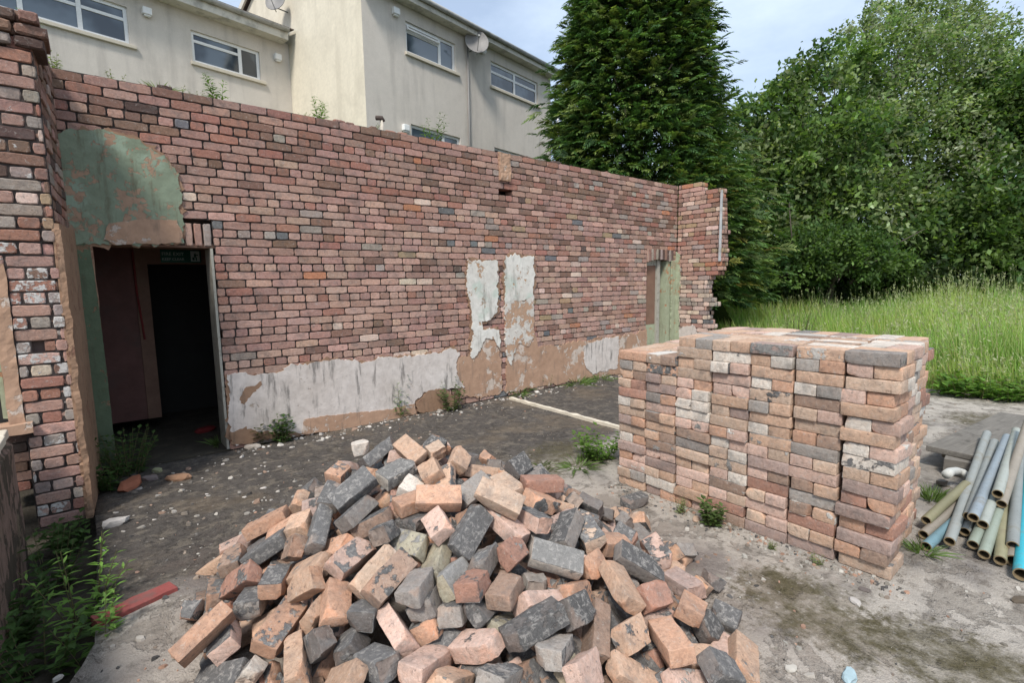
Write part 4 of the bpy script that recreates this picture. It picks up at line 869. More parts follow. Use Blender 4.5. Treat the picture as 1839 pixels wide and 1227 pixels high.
# poses after the bricks were let settle on one another (x y z, quaternion), or None before that
BAKE = '''0.225 2.290 0.250 0.871 -0.428 -0.243 0.010 0.303 2.322 0.176 0.746 -0.218 -0.153 0.610 0.480 2.146 0.238 0.914 0.197 -0.019 0.355 0.486 1.938 0.198 0.499 -0.621 -0.498 0.342 0.670 1.861 0.220 0.847 -0.292 -0.108 0.430 0.812 1.743 0.287 0.625 -0.291 0.403 -0.601 0.705 1.683 0.239 0.775 -0.108 -0.061 -0.620 0.583 1.723 0.202 0.778 0.027 -0.399 -0.485 0.846 1.581 0.223 0.966 -0.043 0.132 0.219 0.627 2.095 0.277 0.828 -0.423 -0.178 0.322 0.672 2.017 0.324 0.789 0.266 0.065 0.550 0.658 2.288 0.358 0.866 -0.011 -0.288 -0.408 0.803 2.162 0.422 0.938 0.274 0.017 0.211 0.853 2.018 0.395 0.904 0.357 -0.127 0.200 0.601 2.167 0.371 0.817 0.265 -0.427 -0.282 0.526 2.379 0.312 0.873 0.028 -0.001 0.486 0.433 2.415 0.235 0.859 -0.034 0.038 0.510 0.569 2.662 0.340 0.920 -0.123 -0.253 -0.273 0.714 2.617 0.433 0.866 -0.082 -0.143 0.472 0.751 2.440 0.457 0.788 -0.360 -0.400 0.300 0.791 2.310 0.396 0.825 0.141 -0.320 -0.443 0.629 2.930 0.355 0.952 -0.088 -0.183 -0.229 0.808 2.952 0.417 0.792 -0.376 -0.355 0.325 1.008 3.402 0.283 0.892 0.010 -0.352 -0.282 0.889 2.633 0.527 0.889 0.146 -0.142 0.411 1.026 2.878 0.552 0.955 0.093 -0.103 0.261 0.940 2.456 0.605 0.932 0.246 -0.262 0.044 1.218 2.756 0.659 0.943 -0.260 -0.202 0.048 1.120 2.785 0.712 0.991 -0.015 -0.035 -0.131 1.319 2.538 0.704 0.661 -0.068 -0.294 0.687 1.428 2.453 0.702 0.734 0.013 -0.157 0.661 1.180 2.445 0.639 0.984 0.127 -0.074 0.100 1.202 2.328 0.585 0.913 0.249 -0.046 0.319 1.300 2.291 0.663 0.769 -0.136 -0.320 0.537 1.156 2.196 0.569 0.998 0.046 -0.030 -0.013 1.213 2.071 0.610 0.931 0.262 -0.018 -0.252 0.912 2.349 0.529 0.929 -0.270 -0.162 0.196 0.959 2.257 0.497 0.876 -0.128 -0.208 -0.415 1.028 2.028 0.453 0.755 0.235 -0.248 -0.559 1.108 2.132 0.494 0.777 -0.094 -0.115 -0.612 1.141 1.959 0.537 0.756 -0.173 -0.256 0.577 0.936 2.104 0.511 0.922 -0.222 -0.014 0.315 1.085 1.893 0.401 0.876 -0.240 -0.239 0.342 0.862 1.896 0.419 0.925 0.318 -0.071 0.194 0.920 1.775 0.408 0.940 -0.100 -0.031 0.326 0.963 1.727 0.256 0.907 -0.270 -0.005 0.324 0.421 2.567 0.272 0.824 0.196 -0.428 -0.314 0.443 2.858 0.242 0.840 -0.065 -0.091 0.531 0.738 1.887 0.310 0.898 -0.006 0.097 0.428 0.630 2.425 0.416 0.775 0.200 -0.452 -0.392 0.569 1.919 0.251 0.737 0.287 -0.560 -0.246 0.263 2.192 0.084 0.889 0.127 -0.239 -0.369 0.351 2.067 0.152 0.787 -0.395 -0.165 0.445 1.358 2.244 0.614 0.862 -0.091 -0.292 0.405 1.501 2.316 0.671 0.836 0.398 -0.037 0.376 1.449 2.117 0.569 0.936 0.318 -0.061 0.136 1.416 1.849 0.624 0.841 0.314 0.087 -0.432 1.616 2.040 0.566 0.703 0.023 -0.113 0.702 1.434 1.815 0.492 0.599 0.222 -0.053 0.767 1.773 2.204 0.556 0.982 0.076 -0.102 0.138 1.780 2.136 0.611 0.905 0.401 0.009 0.142 1.857 2.081 0.530 0.947 0.313 -0.037 0.065 1.798 1.963 0.558 0.981 -0.006 0.065 -0.181 1.719 1.879 0.504 0.969 0.056 0.236 -0.040 1.242 1.847 0.513 0.819 0.495 -0.116 0.266 1.400 1.767 0.388 0.994 0.004 0.058 0.093 1.225 1.726 0.427 0.947 -0.156 -0.083 0.269 1.088 1.746 0.390 0.872 0.439 0.110 0.187 1.508 1.556 0.408 0.875 0.315 0.044 -0.364 1.667 1.645 0.450 0.938 -0.206 -0.204 0.190 1.791 1.619 0.412 0.528 0.133 -0.061 -0.836 1.896 1.534 0.347 0.979 0.075 0.082 -0.169 1.686 1.492 0.331 0.925 0.375 -0.011 0.051 1.888 1.386 0.314 0.860 0.285 0.187 -0.380 1.669 1.317 0.325 0.799 0.296 0.076 0.517 1.778 1.216 0.282 0.933 0.350 0.040 -0.079 1.320 1.465 0.309 0.537 0.827 0.029 -0.166 1.212 1.549 0.385 0.963 -0.065 -0.021 0.260 1.510 1.430 0.290 0.830 0.532 0.166 -0.029 1.020 1.491 0.264 0.769 -0.075 -0.220 -0.596 1.197 1.361 0.337 0.978 -0.116 -0.108 -0.133 1.026 1.481 0.176 0.751 -0.087 -0.265 -0.598 1.457 1.273 0.231 0.831 -0.426 -0.290 0.209 1.576 1.313 0.177 0.833 -0.273 -0.115 0.468 1.555 1.170 0.233 0.916 0.392 0.082 0.009 1.657 1.058 0.221 0.876 -0.070 0.027 0.475 1.764 1.022 0.101 0.962 0.151 0.111 -0.200 1.969 0.915 0.063 0.933 0.278 0.055 0.223 1.842 1.126 0.075 0.928 0.323 0.122 -0.140 1.905 1.119 0.213 0.971 0.136 0.066 0.183 1.979 1.085 0.113 0.866 0.484 0.009 0.124 1.775 1.206 0.188 0.994 0.059 0.078 0.045 1.219 1.272 0.276 0.959 -0.089 0.101 0.248 1.360 1.306 0.168 0.897 0.387 0.167 0.134 1.159 1.346 0.154 0.866 0.458 0.197 0.030 1.257 1.226 0.189 0.910 0.377 0.152 0.076 1.267 1.159 0.229 0.869 0.452 0.189 0.065 1.470 1.087 0.137 0.899 0.208 0.257 -0.287 1.418 1.141 0.079 0.988 0.035 0.141 0.046 1.641 0.955 0.092 0.924 0.292 0.159 -0.190 1.202 1.240 0.114 0.972 0.080 0.214 0.060 0.874 1.455 0.216 0.943 -0.052 0.255 0.208 0.995 1.318 0.252 0.955 -0.022 0.215 0.204 1.751 0.892 0.150 0.920 0.247 0.267 -0.144 1.329 1.644 0.472 0.927 0.328 0.083 0.160 1.098 1.618 0.424 0.947 -0.127 0.037 0.292 1.117 1.590 0.331 0.914 0.297 0.182 0.210 1.054 1.680 0.304 0.937 -0.148 0.067 0.310 0.954 1.762 0.329 0.886 -0.233 -0.024 0.400 1.939 1.288 0.174 0.349 -0.179 0.275 -0.878 1.189 1.504 0.248 0.973 0.027 0.193 0.126 1.560 1.761 0.499 0.664 -0.130 0.109 -0.728 1.587 1.733 0.397 0.934 0.354 0.011 0.049 1.391 1.314 0.337 0.898 0.426 0.105 0.021 0.450 2.667 0.182 0.819 0.179 -0.218 -0.499 1.393 1.577 0.327 0.789 0.133 -0.002 0.600 2.598 2.080 0.089 0.938 -0.305 0.146 0.079 2.538 1.544 0.072 0.906 -0.328 0.156 -0.219 2.218 3.087 0.075 0.623 0.206 0.390 0.647 1.350 1.975 0.486 0.024 -0.171 0.402 -0.899 1.822 3.237 0.223 0.026 0.280 0.289 0.915 1.666 2.766 0.564 0.056 0.095 0.088 0.990 1.495 3.353 0.280 0.832 -0.150 -0.158 -0.510 1.801 2.873 0.461 0.066 -0.449 0.228 -0.861 1.956 2.069 0.433 0.950 -0.087 0.090 0.285 2.321 2.705 0.173 0.785 -0.041 0.541 -0.299 1.628 2.423 0.617 0.988 0.006 0.085 -0.131 1.494 2.854 0.594 0.695 -0.562 0.153 -0.421 0.838 2.754 0.431 0.884 0.422 -0.125 -0.155 2.097 3.300 0.079 0.186 -0.095 0.532 0.821 0.753 3.332 0.178 0.522 -0.052 0.038 -0.851 2.207 1.428 0.134 0.219 0.013 0.065 0.974 0.907 1.363 0.099 0.285 0.126 0.561 -0.767 2.134 2.617 0.319 0.645 -0.252 0.420 -0.587 1.215 1.083 0.084 0.537 0.007 -0.194 0.821 1.796 1.424 0.235 0.339 0.219 0.120 0.907 1.825 2.483 0.539 0.459 0.363 0.409 0.700 2.059 3.156 0.154 0.897 -0.177 0.046 -0.403 2.178 1.950 0.314 0.706 -0.398 0.422 -0.405 2.296 1.928 0.234 0.908 -0.198 0.205 -0.307 2.034 2.984 0.255 0.559 -0.227 0.454 -0.655 0.686 2.785 0.349 0.932 0.027 -0.284 -0.226 2.142 1.667 0.246 0.767 0.315 0.020 -0.559 1.481 2.573 0.671 0.934 0.210 -0.266 0.116 1.887 1.918 0.407 0.936 -0.154 0.228 -0.219 1.379 1.013 0.042 0.118 0.031 0.022 0.992 2.221 2.735 0.240 0.098 -0.575 0.211 -0.784 2.411 1.552 0.112 0.466 -0.307 0.337 -0.758 2.093 2.215 0.386 0.768 0.107 0.171 0.608 2.129 1.291 0.150 0.676 0.016 0.020 -0.737 2.028 2.597 0.403 0.834 0.260 0.216 0.437 0.609 3.041 0.242 0.198 0.013 0.059 -0.978 1.390 2.960 0.561 0.669 0.007 -0.346 0.658 1.105 2.625 0.577 0.684 0.378 -0.372 -0.500 2.059 1.974 0.377 0.817 0.234 0.387 0.357 0.914 2.810 0.493 0.879 -0.170 0.129 0.426 1.143 3.054 0.490 0.656 0.290 -0.411 -0.563 1.630 2.317 0.559 0.960 -0.200 0.172 -0.091 0.393 1.745 0.072 0.873 0.308 -0.030 0.377 0.235 2.824 0.066 0.897 0.149 -0.204 0.363 2.241 2.081 0.287 0.410 0.341 0.232 0.813 1.587 2.639 0.630 0.313 -0.248 0.152 -0.904 2.232 2.254 0.298 0.121 0.266 -0.322 0.900 0.665 1.373 0.071 0.957 -0.192 -0.207 -0.073 0.559 2.824 0.266 0.620 0.056 -0.239 -0.745 1.741 3.074 0.382 0.034 -0.107 -0.589 -0.800 2.464 1.804 0.084 0.588 0.034 0.077 -0.804 2.282 1.292 0.076 0.944 0.173 0.281 0.020 2.584 1.894 0.104 0.146 -0.430 -0.285 -0.844 0.667 1.562 0.137 0.441 0.025 -0.322 0.837 1.693 2.915 0.520 0.363 -0.217 -0.211 -0.881 2.191 1.498 0.223 0.480 0.121 -0.094 -0.864 0.530 3.302 0.089 0.038 -0.088 0.645 0.758 0.335 1.963 0.060 0.570 -0.034 0.250 -0.782 2.435 2.809 0.083 0.422 -0.453 0.383 -0.685 1.786 2.373 0.548 0.287 0.069 0.123 0.948 2.403 1.297 0.062 0.935 0.019 0.317 -0.155 1.344 2.721 0.627 0.898 0.081 0.113 0.417 2.221 1.733 0.283 0.580 0.422 0.304 0.627 0.318 1.849 0.094 0.279 -0.104 0.325 -0.898 2.497 2.366 0.108 0.199 0.399 0.286 0.848 0.289 2.442 0.086 0.655 0.080 0.032 -0.751 1.777 1.783 0.396 0.062 -0.101 -0.114 0.986 2.165 2.854 0.201 0.768 -0.431 0.236 -0.410 0.343 2.844 0.094 0.591 -0.502 -0.431 0.462 2.091 2.462 0.377 0.172 -0.118 -0.093 -0.973 1.601 2.955 0.491 0.800 0.193 0.261 0.504 2.088 2.762 0.314 0.517 -0.357 0.488 -0.606 2.360 2.923 0.097 0.843 -0.277 0.301 0.350'''
poses = []
for (c, ctr, a, L, roll, mort) in hbricks:
    n = hnormal(ctr.x, ctr.y); m3 = frame(a, n, roll); p = ctr-n*.02
    zmin = min((m3@Vector((sx*L/2, sy*.052, sz*.035))).z for sx in (-1, 1) for sy in (-1, 1) for sz in (-1, 1))
    if p.z+zmin < .003: p.z = .003-zmin
    poses.append((p, m3.to_quaternion()))
if BAKE:
    B_ = [float(q) for q in BAKE.split()]
    poses = [(Vector(B_[i*7:i*7+3]), Quaternion(B_[i*7+3:i*7+7])) for i in range(len(hbricks))]
def proj(p):
    q = np.array(p)-CAM; z = q@FW; return PW/2+F*(q@RT)/z, PH/2-F*(q@UP)/z
def zone(p):
    x, y = proj(p)
    col = 'left flank' if x < 520 else ('left side' if x < 690 else ('middle' if x < 900 else ('right side' if x < 1090 else 'right flank')))
    if x < 520 or x >= 1090: row = 'upper' if y < 1050 else 'lower'
    else: row = 'crest of' if y < 880 else ('upper' if y < 985 else ('lower' if y < 1090 else 'foot of'))
    return (row, col)
hobs = []
for idx, ((c, ctr, a, L, roll, mort), (p, qn)) in enumerate(zip(hbricks, poses)):
    r_ = random.Random(900+idx)
    W, H = r_.uniform(.100, .110), r_.uniform(.067, .074)
    ends = 1 if L < .195 else 0
    if L < .12: ends = 2; W *= r_.uniform(.75, 1)
    mcl = 'dark' if mort > .3 or r_.random() < .6 else r_.choice(['grey', 'lime'])
    me = brick_mesh('heap_brick', L, W, H, 3000+idx, c, mort=mort*.75, mcol=mcl if c not in ('mossy', 'pale') else 'grey', damage=1.15, r=.0032, ends=ends, res=(10, 5, 4))
    o = link('heap_brick', me); o.location = p; o.rotation_mode = 'QUATERNION'; o.rotation_quaternion = qn
    size = 'whole brick' if L >= .215 else ('broken brick' if L >= .15 else 'brick fragment')
    hobs.append((o, c, size, mort, zone(p), proj(p)))
bins = {}
for h in hobs: bins.setdefault((h[1], h[2], h[4]), []).append(h)
for (c, size, (row, col)), hs in bins.items():
    hs.sort(key=lambda h: h[5][0])
    for k, h in enumerate(hs):
        cn = {'black': 'soot-black', 'dark grey': 'mortar-crusted charcoal', 'grey': 'dusty grey', 'pale': 'whitish', 'mossy': 'moss-stained', 'red': 'dull red'}.get(c, c)
        r2 = f'on the {row} heap\'s {col}' if row.endswith('of') else f'on the heap\'s {row} {col}'
        ex = '' if len(hs) == 1 else (', leftmost such' if k == 0 else (', rightmost such' if k == len(hs)-1 else ', '+'first second third fourth fifth sixth seventh eighth ninth tenth'.split()[min(k, 9)]+' such from left'))
        mt = ' with black mortar' if h[3] >= .4 and c not in ('black', 'dark grey') else ''
        tag(h[0], f'{cn} {size}{mt} {r2}{ex}'.replace('crest of heap\'s', 'heap crest,').replace('foot of heap\'s', 'heap foot,'), 'brick', 'salvaged bricks tipped in a loose heap')
# the bricks underneath, which show only as glimpses in the gaps: one mass
bv, bf, bc, bmc_, bmo_ = [], [], [], [], []
rf = random.Random(21); FILL = []
for k in range(520):
    x, y = rf.uniform(0, 2.8), rf.uniform(.5, 3.6); hh = heap(x, y)
    if hh < .035: continue
    out = hh < .16 and proj((x, y, hh))[1] < 1235
    if out and rf.random() < .35: continue
    n = hnormal(x, y); L = rf.choice([.22, .22, .17, .13])
    a = Vector((rf.gauss(0, 1), rf.gauss(0, 1), rf.gauss(0, .5))).normalized(); a = (a-n*a.dot(n)*.7).normalized()
    m3 = frame(a, n, rf.uniform(-.8, .8)); p = Vector((x, y, hh))-n*rf.uniform(.115, .155)
    if p.z < .04: p.z = .04
    FILL.append((p, m3, L))
    me = brick_mesh('t', L, .107, .071, 7000+k, pick(rf, dict(tan=3, orange=3, brown=4, black=3, pink=3, red=2)), mort=.4, mcol='dark', damage=1.2, res=(3, 2, 2), ends=1 if L < .2 else 0)
    mt = Matrix.Translation(p)@m3.to_4x4(); b0 = len(bv)
    bv += [tuple(mt@v.co) for v in me.vertices]; bf += [tuple(b0+i for i in q.vertices) for q in me.polygons]
    bc += [tuple(q.color) for q in me.attributes['Col'].data]; bmc_ += [tuple(q.color) for q in me.attributes['Mcol'].data]; bmo_ += [q.value for q in me.attributes['mort'].data]
    bpy.data.meshes.remove(me)
mass('heap_brick_mass', bv, bf, bc, bmc_, bmo_, 'broken bricks deep inside the loose heap')

# loose bricks lying on the yard
def loose(px0, py0, px1, py1, L, c, mort, label, mcl='dark', tilt=0):
    a, b = oz(px0, py0, .036), oz(px1, py1, .036); d = Vector(b-a); d.z = 0; d.normalize(); ctr = Vector((a+b)/2); ctr.z = .037
    me = brick_mesh('loose_brick', L, .108, .071, int(px0*7+py0), c, mort=mort, mcol=mcl, damage=1.5, ends=1 if L < .19 else 0, res=(8, 4, 3))
    o = link('loose_brick', me); o.location = ctr; o.rotation_euler = (tilt, 0, math.atan2(d.y, d.x)); tag(o, label, 'brick', 'bricks strayed from the heap and the stack')
loose(1115, 908, 1167, 893, .20, 'black', .8, 'soot-black brick lying alone on the concrete by the low end of the stack')
loose(1104, 945, 1146, 941, .15, 'brown', .1, 'brown half brick lying alone between the heap and the stack')

# ------------------------------------------------------------------ chips of plaster and gravel along the wall foot and over the yard
def chips(name, spots, label, seed, cols):
    r_ = random.Random(seed); m = MB()
    for (x, y, z, s) in spots:
        k = r_.choice([5, 6, 7]); c = np.array(r_.choice(cols))*r_.uniform(.7, 1.2); a0 = r_.uniform(0, 6.3); el = r_.uniform(.5, 1); t = s*r_.uniform(.15, .45)
        tx, ty = r_.uniform(-.3, .3), r_.uniform(-.3, .3); ro = r_.uniform(0, 3.14)
        ring = []
        for i in range(k):
            a = a0+i*2*math.pi/k; rr = s*r_.uniform(.7, 1.1); u, v = rr*math.cos(a), rr*el*math.sin(a); ring.append((u*math.cos(ro)-v*math.sin(ro), u*math.sin(ro)+v*math.cos(ro)))
        vs = [(x+u, y+v, z-.004) for u, v in ring]+[(x+u*.8, y+v*.8, z+t+u*tx+v*ty) for u, v in ring]
        m.add(vs, [tuple(range(k))[::-1], tuple(range(k, 2*k))]+[(i, (i+1) % k, k+(i+1) % k, k+i) for i in range(k)], c)
    return tag(m.build(name, M['attr']), label, 'rubble', kind='stuff')
rc = random.Random(4); sp = []
for k in range(520):
    x = rc.uniform(.95, 8); d = abs(rc.gauss(0, .16)); sp.append((x, 5.66-d, 0, rc.choice([.008, .012, .018, .026, .036])*rc.uniform(.6, 1.2)))
for k in range(150): sp.append((rc.uniform(-.05, 1.2), rc.uniform(3.9, 5.9), 0, rc.choice([.01, .015, .022, .03])*rc.uniform(.6, 1.3)))
chips('plaster_debris', sp, 'flakes of white and orange plaster fallen along the wall foot', 1, [(.42, .39, .35), (.36, .33, .29), (.28, .19, .14), (.50, .46, .42), (.10, .09, .08), (.2, .17, .14)])
sp = []
for k in range(2600):
    x, y = rc.uniform(-.1, 9), rc.uniform(-1.5, 5.5)
    if fbm(x*1.1, y*1.1, 12) < .02: continue
    if heap(x, y) > .05 or (SX-.05 < x < 4.3 and SY0 < y < SY1): continue
    sp.append((x, y, .003, rc.choice([.003, .004, .006, .009, .014])*rc.uniform(.7, 1.3)))
for k in range(500):                     # crumbs round the heap and the stack
    a = rc.uniform(0, 6.28); i = rc.randrange(len(FOOT)); x, y = FOOT[i]; sp.append((x+rc.gauss(0, .16), y+rc.gauss(0, .16), .002, rc.choice([.005, .008, .012, .02])*rc.uniform(.7, 1.3)))
    sp.append((SX-abs(rc.gauss(.0, .1)), rc.uniform(SY0-.1, SY1), .002, rc.choice([.004, .006, .01, .016])))
chips('brick_rubble', sp, 'crumbs of brick and gravel strewn over the yard', 2, [(.36, .33, .29), (.25, .20, .16), (.34, .21, .15), (.09, .085, .08), (.36, .34, .30), (.20, .18, .15)])
def shard(px, py, s, c, label, el=.6, seed=0, name='rubble_shard', cat='rubble', group='larger shards lying about the yard', z=0):
    q = oz(px, py, z); r_ = random.Random(seed+int(px)); bm = bmesh.new(); bmesh.ops.create_icosphere(bm, subdivisions=2, radius=1)
    for v in bm.verts:
        n = 1+.35*noise.noise(v.co*1.6+Vector((px, py, 0)))
        v.co = Vector((v.co.x*s*n, v.co.y*s*el*n, max(-.5, min(.55, v.co.z*n))*s*.5))
    bmesh.ops.rotate(bm, verts=bm.verts, cent=(0, 0, 0), matrix=Matrix.Rotation(r_.uniform(0, 3), 3, 'Z'))
    me = bpy.data.meshes.new(name); bm.to_mesh(me); bm.free()
    a = me.attributes.new('Col', 'FLOAT_COLOR', 'POINT'); a.data.foreach_set('color', np.tile([*c, 1], (len(me.vertices), 1)).astype(np.float32).ravel())
    o = link(name, me, M['attr']); o.location = (q[0], q[1], z+s*.2); tag(o, label, cat, group)
shard(206, 943, .085, (.42, .39, .36), 'whitish broken plaster lump on the dark floor by the left slab edge', .5)
shard(235, 875, .13, (.32, .12, .07), 'flat orange tile shard below the weeds in the near doorway', .5)
shard(270, 862, .07, (.22, .18, .17), 'greyish shard next to the orange tile shard', .6)
shard(322, 862, .10, (.36, .21, .13), 'tan flat shard on the dark floor in front of the near doorway', .45)
shard(282, 848, .06, (.30, .30, .18), 'yellowish green shard near the doorway weeds', .6)
shard(455, 806, .085, (.46, .40, .34), 'pale plaster lump at the foot of the dado, right of the doorway', .6)
shard(370, 775, .11, (.16, .02, .02), 'dark red scrap lying inside the near doorway', .6, z=.012)
shard(1553, 1062, .028, (.13, .11, .10), 'dark stone near the foot of the stack corner')
shard(1535, 1083, .035, (.42, .39, .36), 'whitish stone on the concrete below the stack corner')
shard(1524, 1219, .05, (.33, .43, .46), 'pale blue scrap at the bottom edge of the picture', .5)
shard(1420, 1204, .03, (.44, .41, .36), 'small cream stone on the concrete near the blue scrap')
shard(1250, 935, .04, (.42, .30, .22), 'pinkish brick crumb at the foot of the stack by the weeds')
shard(1833, 1082, .05, (.10, .08, .06), 'dark rotten wood scrap below the turquoise pipe', .4)

# ------------------------------------------------------------------ pipes and timber at the right
def cut(px, py): return (px/3.407+1640, py/3.407+700)
PC = {'grey': (.235, .25, .24), 'pale': (.29, .31, .28), 'blue': (.23, .27, .30), 'olive': (.24, .225, .135), 'teal': (.16, .27, .31), 'cyan': (.05, .42, .52), 'brown': (.25, .22, .18), 'green': (.225, .26, .215)}
def pipe(n, f, zn, zf, c, label, r=.029, ext=0.):
    a = cut(*n); b = cut(*f); A = Vector(oz(*a, zn)); B = Vector(oz(*b, zf)); d = (B-A).normalized(); B = B+d*ext; L = (B-A).length
    a0 = d.orthogonal().normalized(); b0 = d.cross(a0); N_ = 18; col = np.array(PC[c]); rr = random.Random(int(n[0]*3+n[1])); col = col*rr.uniform(.85, 1.15)
    vs, fs, cs = [], [], []
    sag = rr.uniform(-.004, .004)
    secs = [(0, r), (0, r*.82), (.10, r*.80)], [(k/8, r) for k in range(9)]
    def ring(t, rad, cc):
        c0 = A+d*(L*t)+Vector((0, 0, sag*math.sin(math.pi*t)))
        for k in range(N_): q = 2*math.pi*k/N_; vs.append(c0+a0*(rad*math.cos(q))+b0*(rad*math.sin(q))); cs.append(cc)
    rim = np.array((.20, .15, .085))
    seq = [(.12, r*.80, (.03, .025, .02)), (0, r*.80, rim), (0, r*.97, rim), (.003, r, col)]+[(k/6, r, col) for k in range(1, 7)]+[(1, r*.8, rim), (.9, r*.8, (.03, .025, .02))]
    for s_ in seq: ring(*s_)
    for i in range(len(seq)-1):
        for k in range(N_): fs.append((i*N_+k, i*N_+(k+1) % N_, (i+1)*N_+(k+1) % N_, (i+1)*N_+k))
    fs.append(tuple(range(N_))); fs.append(tuple((len(seq)-1)*N_+k for k in range(N_))[::-1])
    m = MB(); m.v = [tuple(v) for v in vs]; m.f = fs; m.c = [tuple(q) for q in cs]; m.m = [0]*len(vs)
    o = m.build('scaffold_pipe', M['pipe'], smooth=True); md = o.modifiers.new('split', 'EDGE_SPLIT'); md.split_angle = R(50); tag(o, label, 'pipe', 'pipes piled beside the brick stack')
pipe((222, 932), (452, 268), .06, .27, 'grey', 'long light grey pipe, the leftmost of those pointing at the camera')
pipe((338, 778), (497, 320), .12, .24, 'grey', 'grey pipe half hidden behind the long bluish pipe')
pipe((366, 785), (574, 290), .17, .30, 'blue', 'long bluish pipe lying on top of the pile')
pipe((425, 828), (575, 430), .12, .25, 'pale', 'pale pipe right of the long bluish pipe', ext=.5)
pipe((516, 640), (632, 250), .24, .33, 'pale', 'pale pipe lying highest, its mouth above the tan one')
pipe((540, 703), (606, 500), .17, .27, 'brown', 'tan pipe with a rusty mouth below the highest pipe', ext=.9)
pipe((432, 1012), (560, 640), .045, .14, 'green', 'greenish grey pipe with its mouth near the ground, mid pile', ext=.8)
pipe((532, 1048), (590, 500), .045, .16, 'olive', 'olive pipe whose mouth reaches nearest the camera but one', ext=.3)
pipe((609, 958), (652, 378), .09, .24, 'grey', 'grey pipe just left of the turquoise one')
pipe((663, 1135), (730, 330), .045, .22, 'cyan', 'turquoise blue pipe at the right edge', .037)
pipe((365, 952), (480, 690), .045, .12, 'green', 'short greenish pipe end under the pale pipe')
pipe((314, 872), (430, 640), .045, .12, 'grey', 'small grey pipe end under the long bluish pipe', ext=.4)
pipe((78, 803), (325, 580), .08, .16, 'olive', 'olive pipe splayed left towards the brick stack, uppermost of three')
pipe((62, 890), (285, 690), .035, .08, 'brown', 'brownish grey pipe splayed left, between olive and teal ones', ext=.4)
pipe((78, 962), (245, 815), .032, .05, 'teal', 'teal blue pipe splayed left, lowest and nearest', ext=.5)
pipe((498, 960), (545, 760), .035, .08, 'grey', 'thin grey pipe between the greenish and the olive pipes', .026, ext=.4)
pipe((610, 1050), (640, 640), .036, .10, 'brown', 'dark pipe low under the turquoise pipe', .034, ext=.4)
e = MB(); q = [cut(205, 520), cut(225, 505), cut(265, 500), cut(300, 510), cut(345, 540)]; e.tube([oz(*p, .18-.02*i) for i, p in enumerate(q)], .032, 14, (.48, .48, .45)); tag(e.build('drain_elbow', M['pipe'], smooth=True), 'short white drain elbow lying at the end of the timbers', 'pipe fitting')
def plank(a, b, w, t, z0, z1, label, cat='timber', roll=0):
    A = Vector(oz(*a, z0)); B = Vector(oz(*b, z1)); d = (B-A); L = d.length
    m = MB(); m.box((-L/2, -w/2, -t/2), (L/2, w/2, t/2), j=.004); o = m.build('timber_plank', M['wood'], bevel=.006)
    o.location = (A+B)/2; d.normalize(); y = Vector((0, 0, 1)).cross(d).normalized(); z = d.cross(y); m3 = Matrix((d, y, z)).transposed(); o.rotation_euler = (m3@Matrix.Rotation(roll, 3, 'X')).to_euler()
    tag(o, label, cat, 'old timbers under the pipes')
plank(cut(235, 392), cut(680, 170),   .36, .045, .17, .21, 'wide weathered grey board lying on the timber pile')
plank(cut(285, 425), cut(720, 235),   .26, .05, .11, .15, 'second grey board, beside and under the widest board')
plank(cut(190, 448), cut(420, 490), .12, .12, .085, .085, 'dark squared baulk under the boards, its side facing the camera')
plank(cut(420, 520), cut(760, 330), .16, .05, .05, .09, 'dark grey board under the pipes')
plank(cut(150, 560), cut(200, 575), .06, .035, .03, .03, 'pale short wood block between brick stack and elbow')

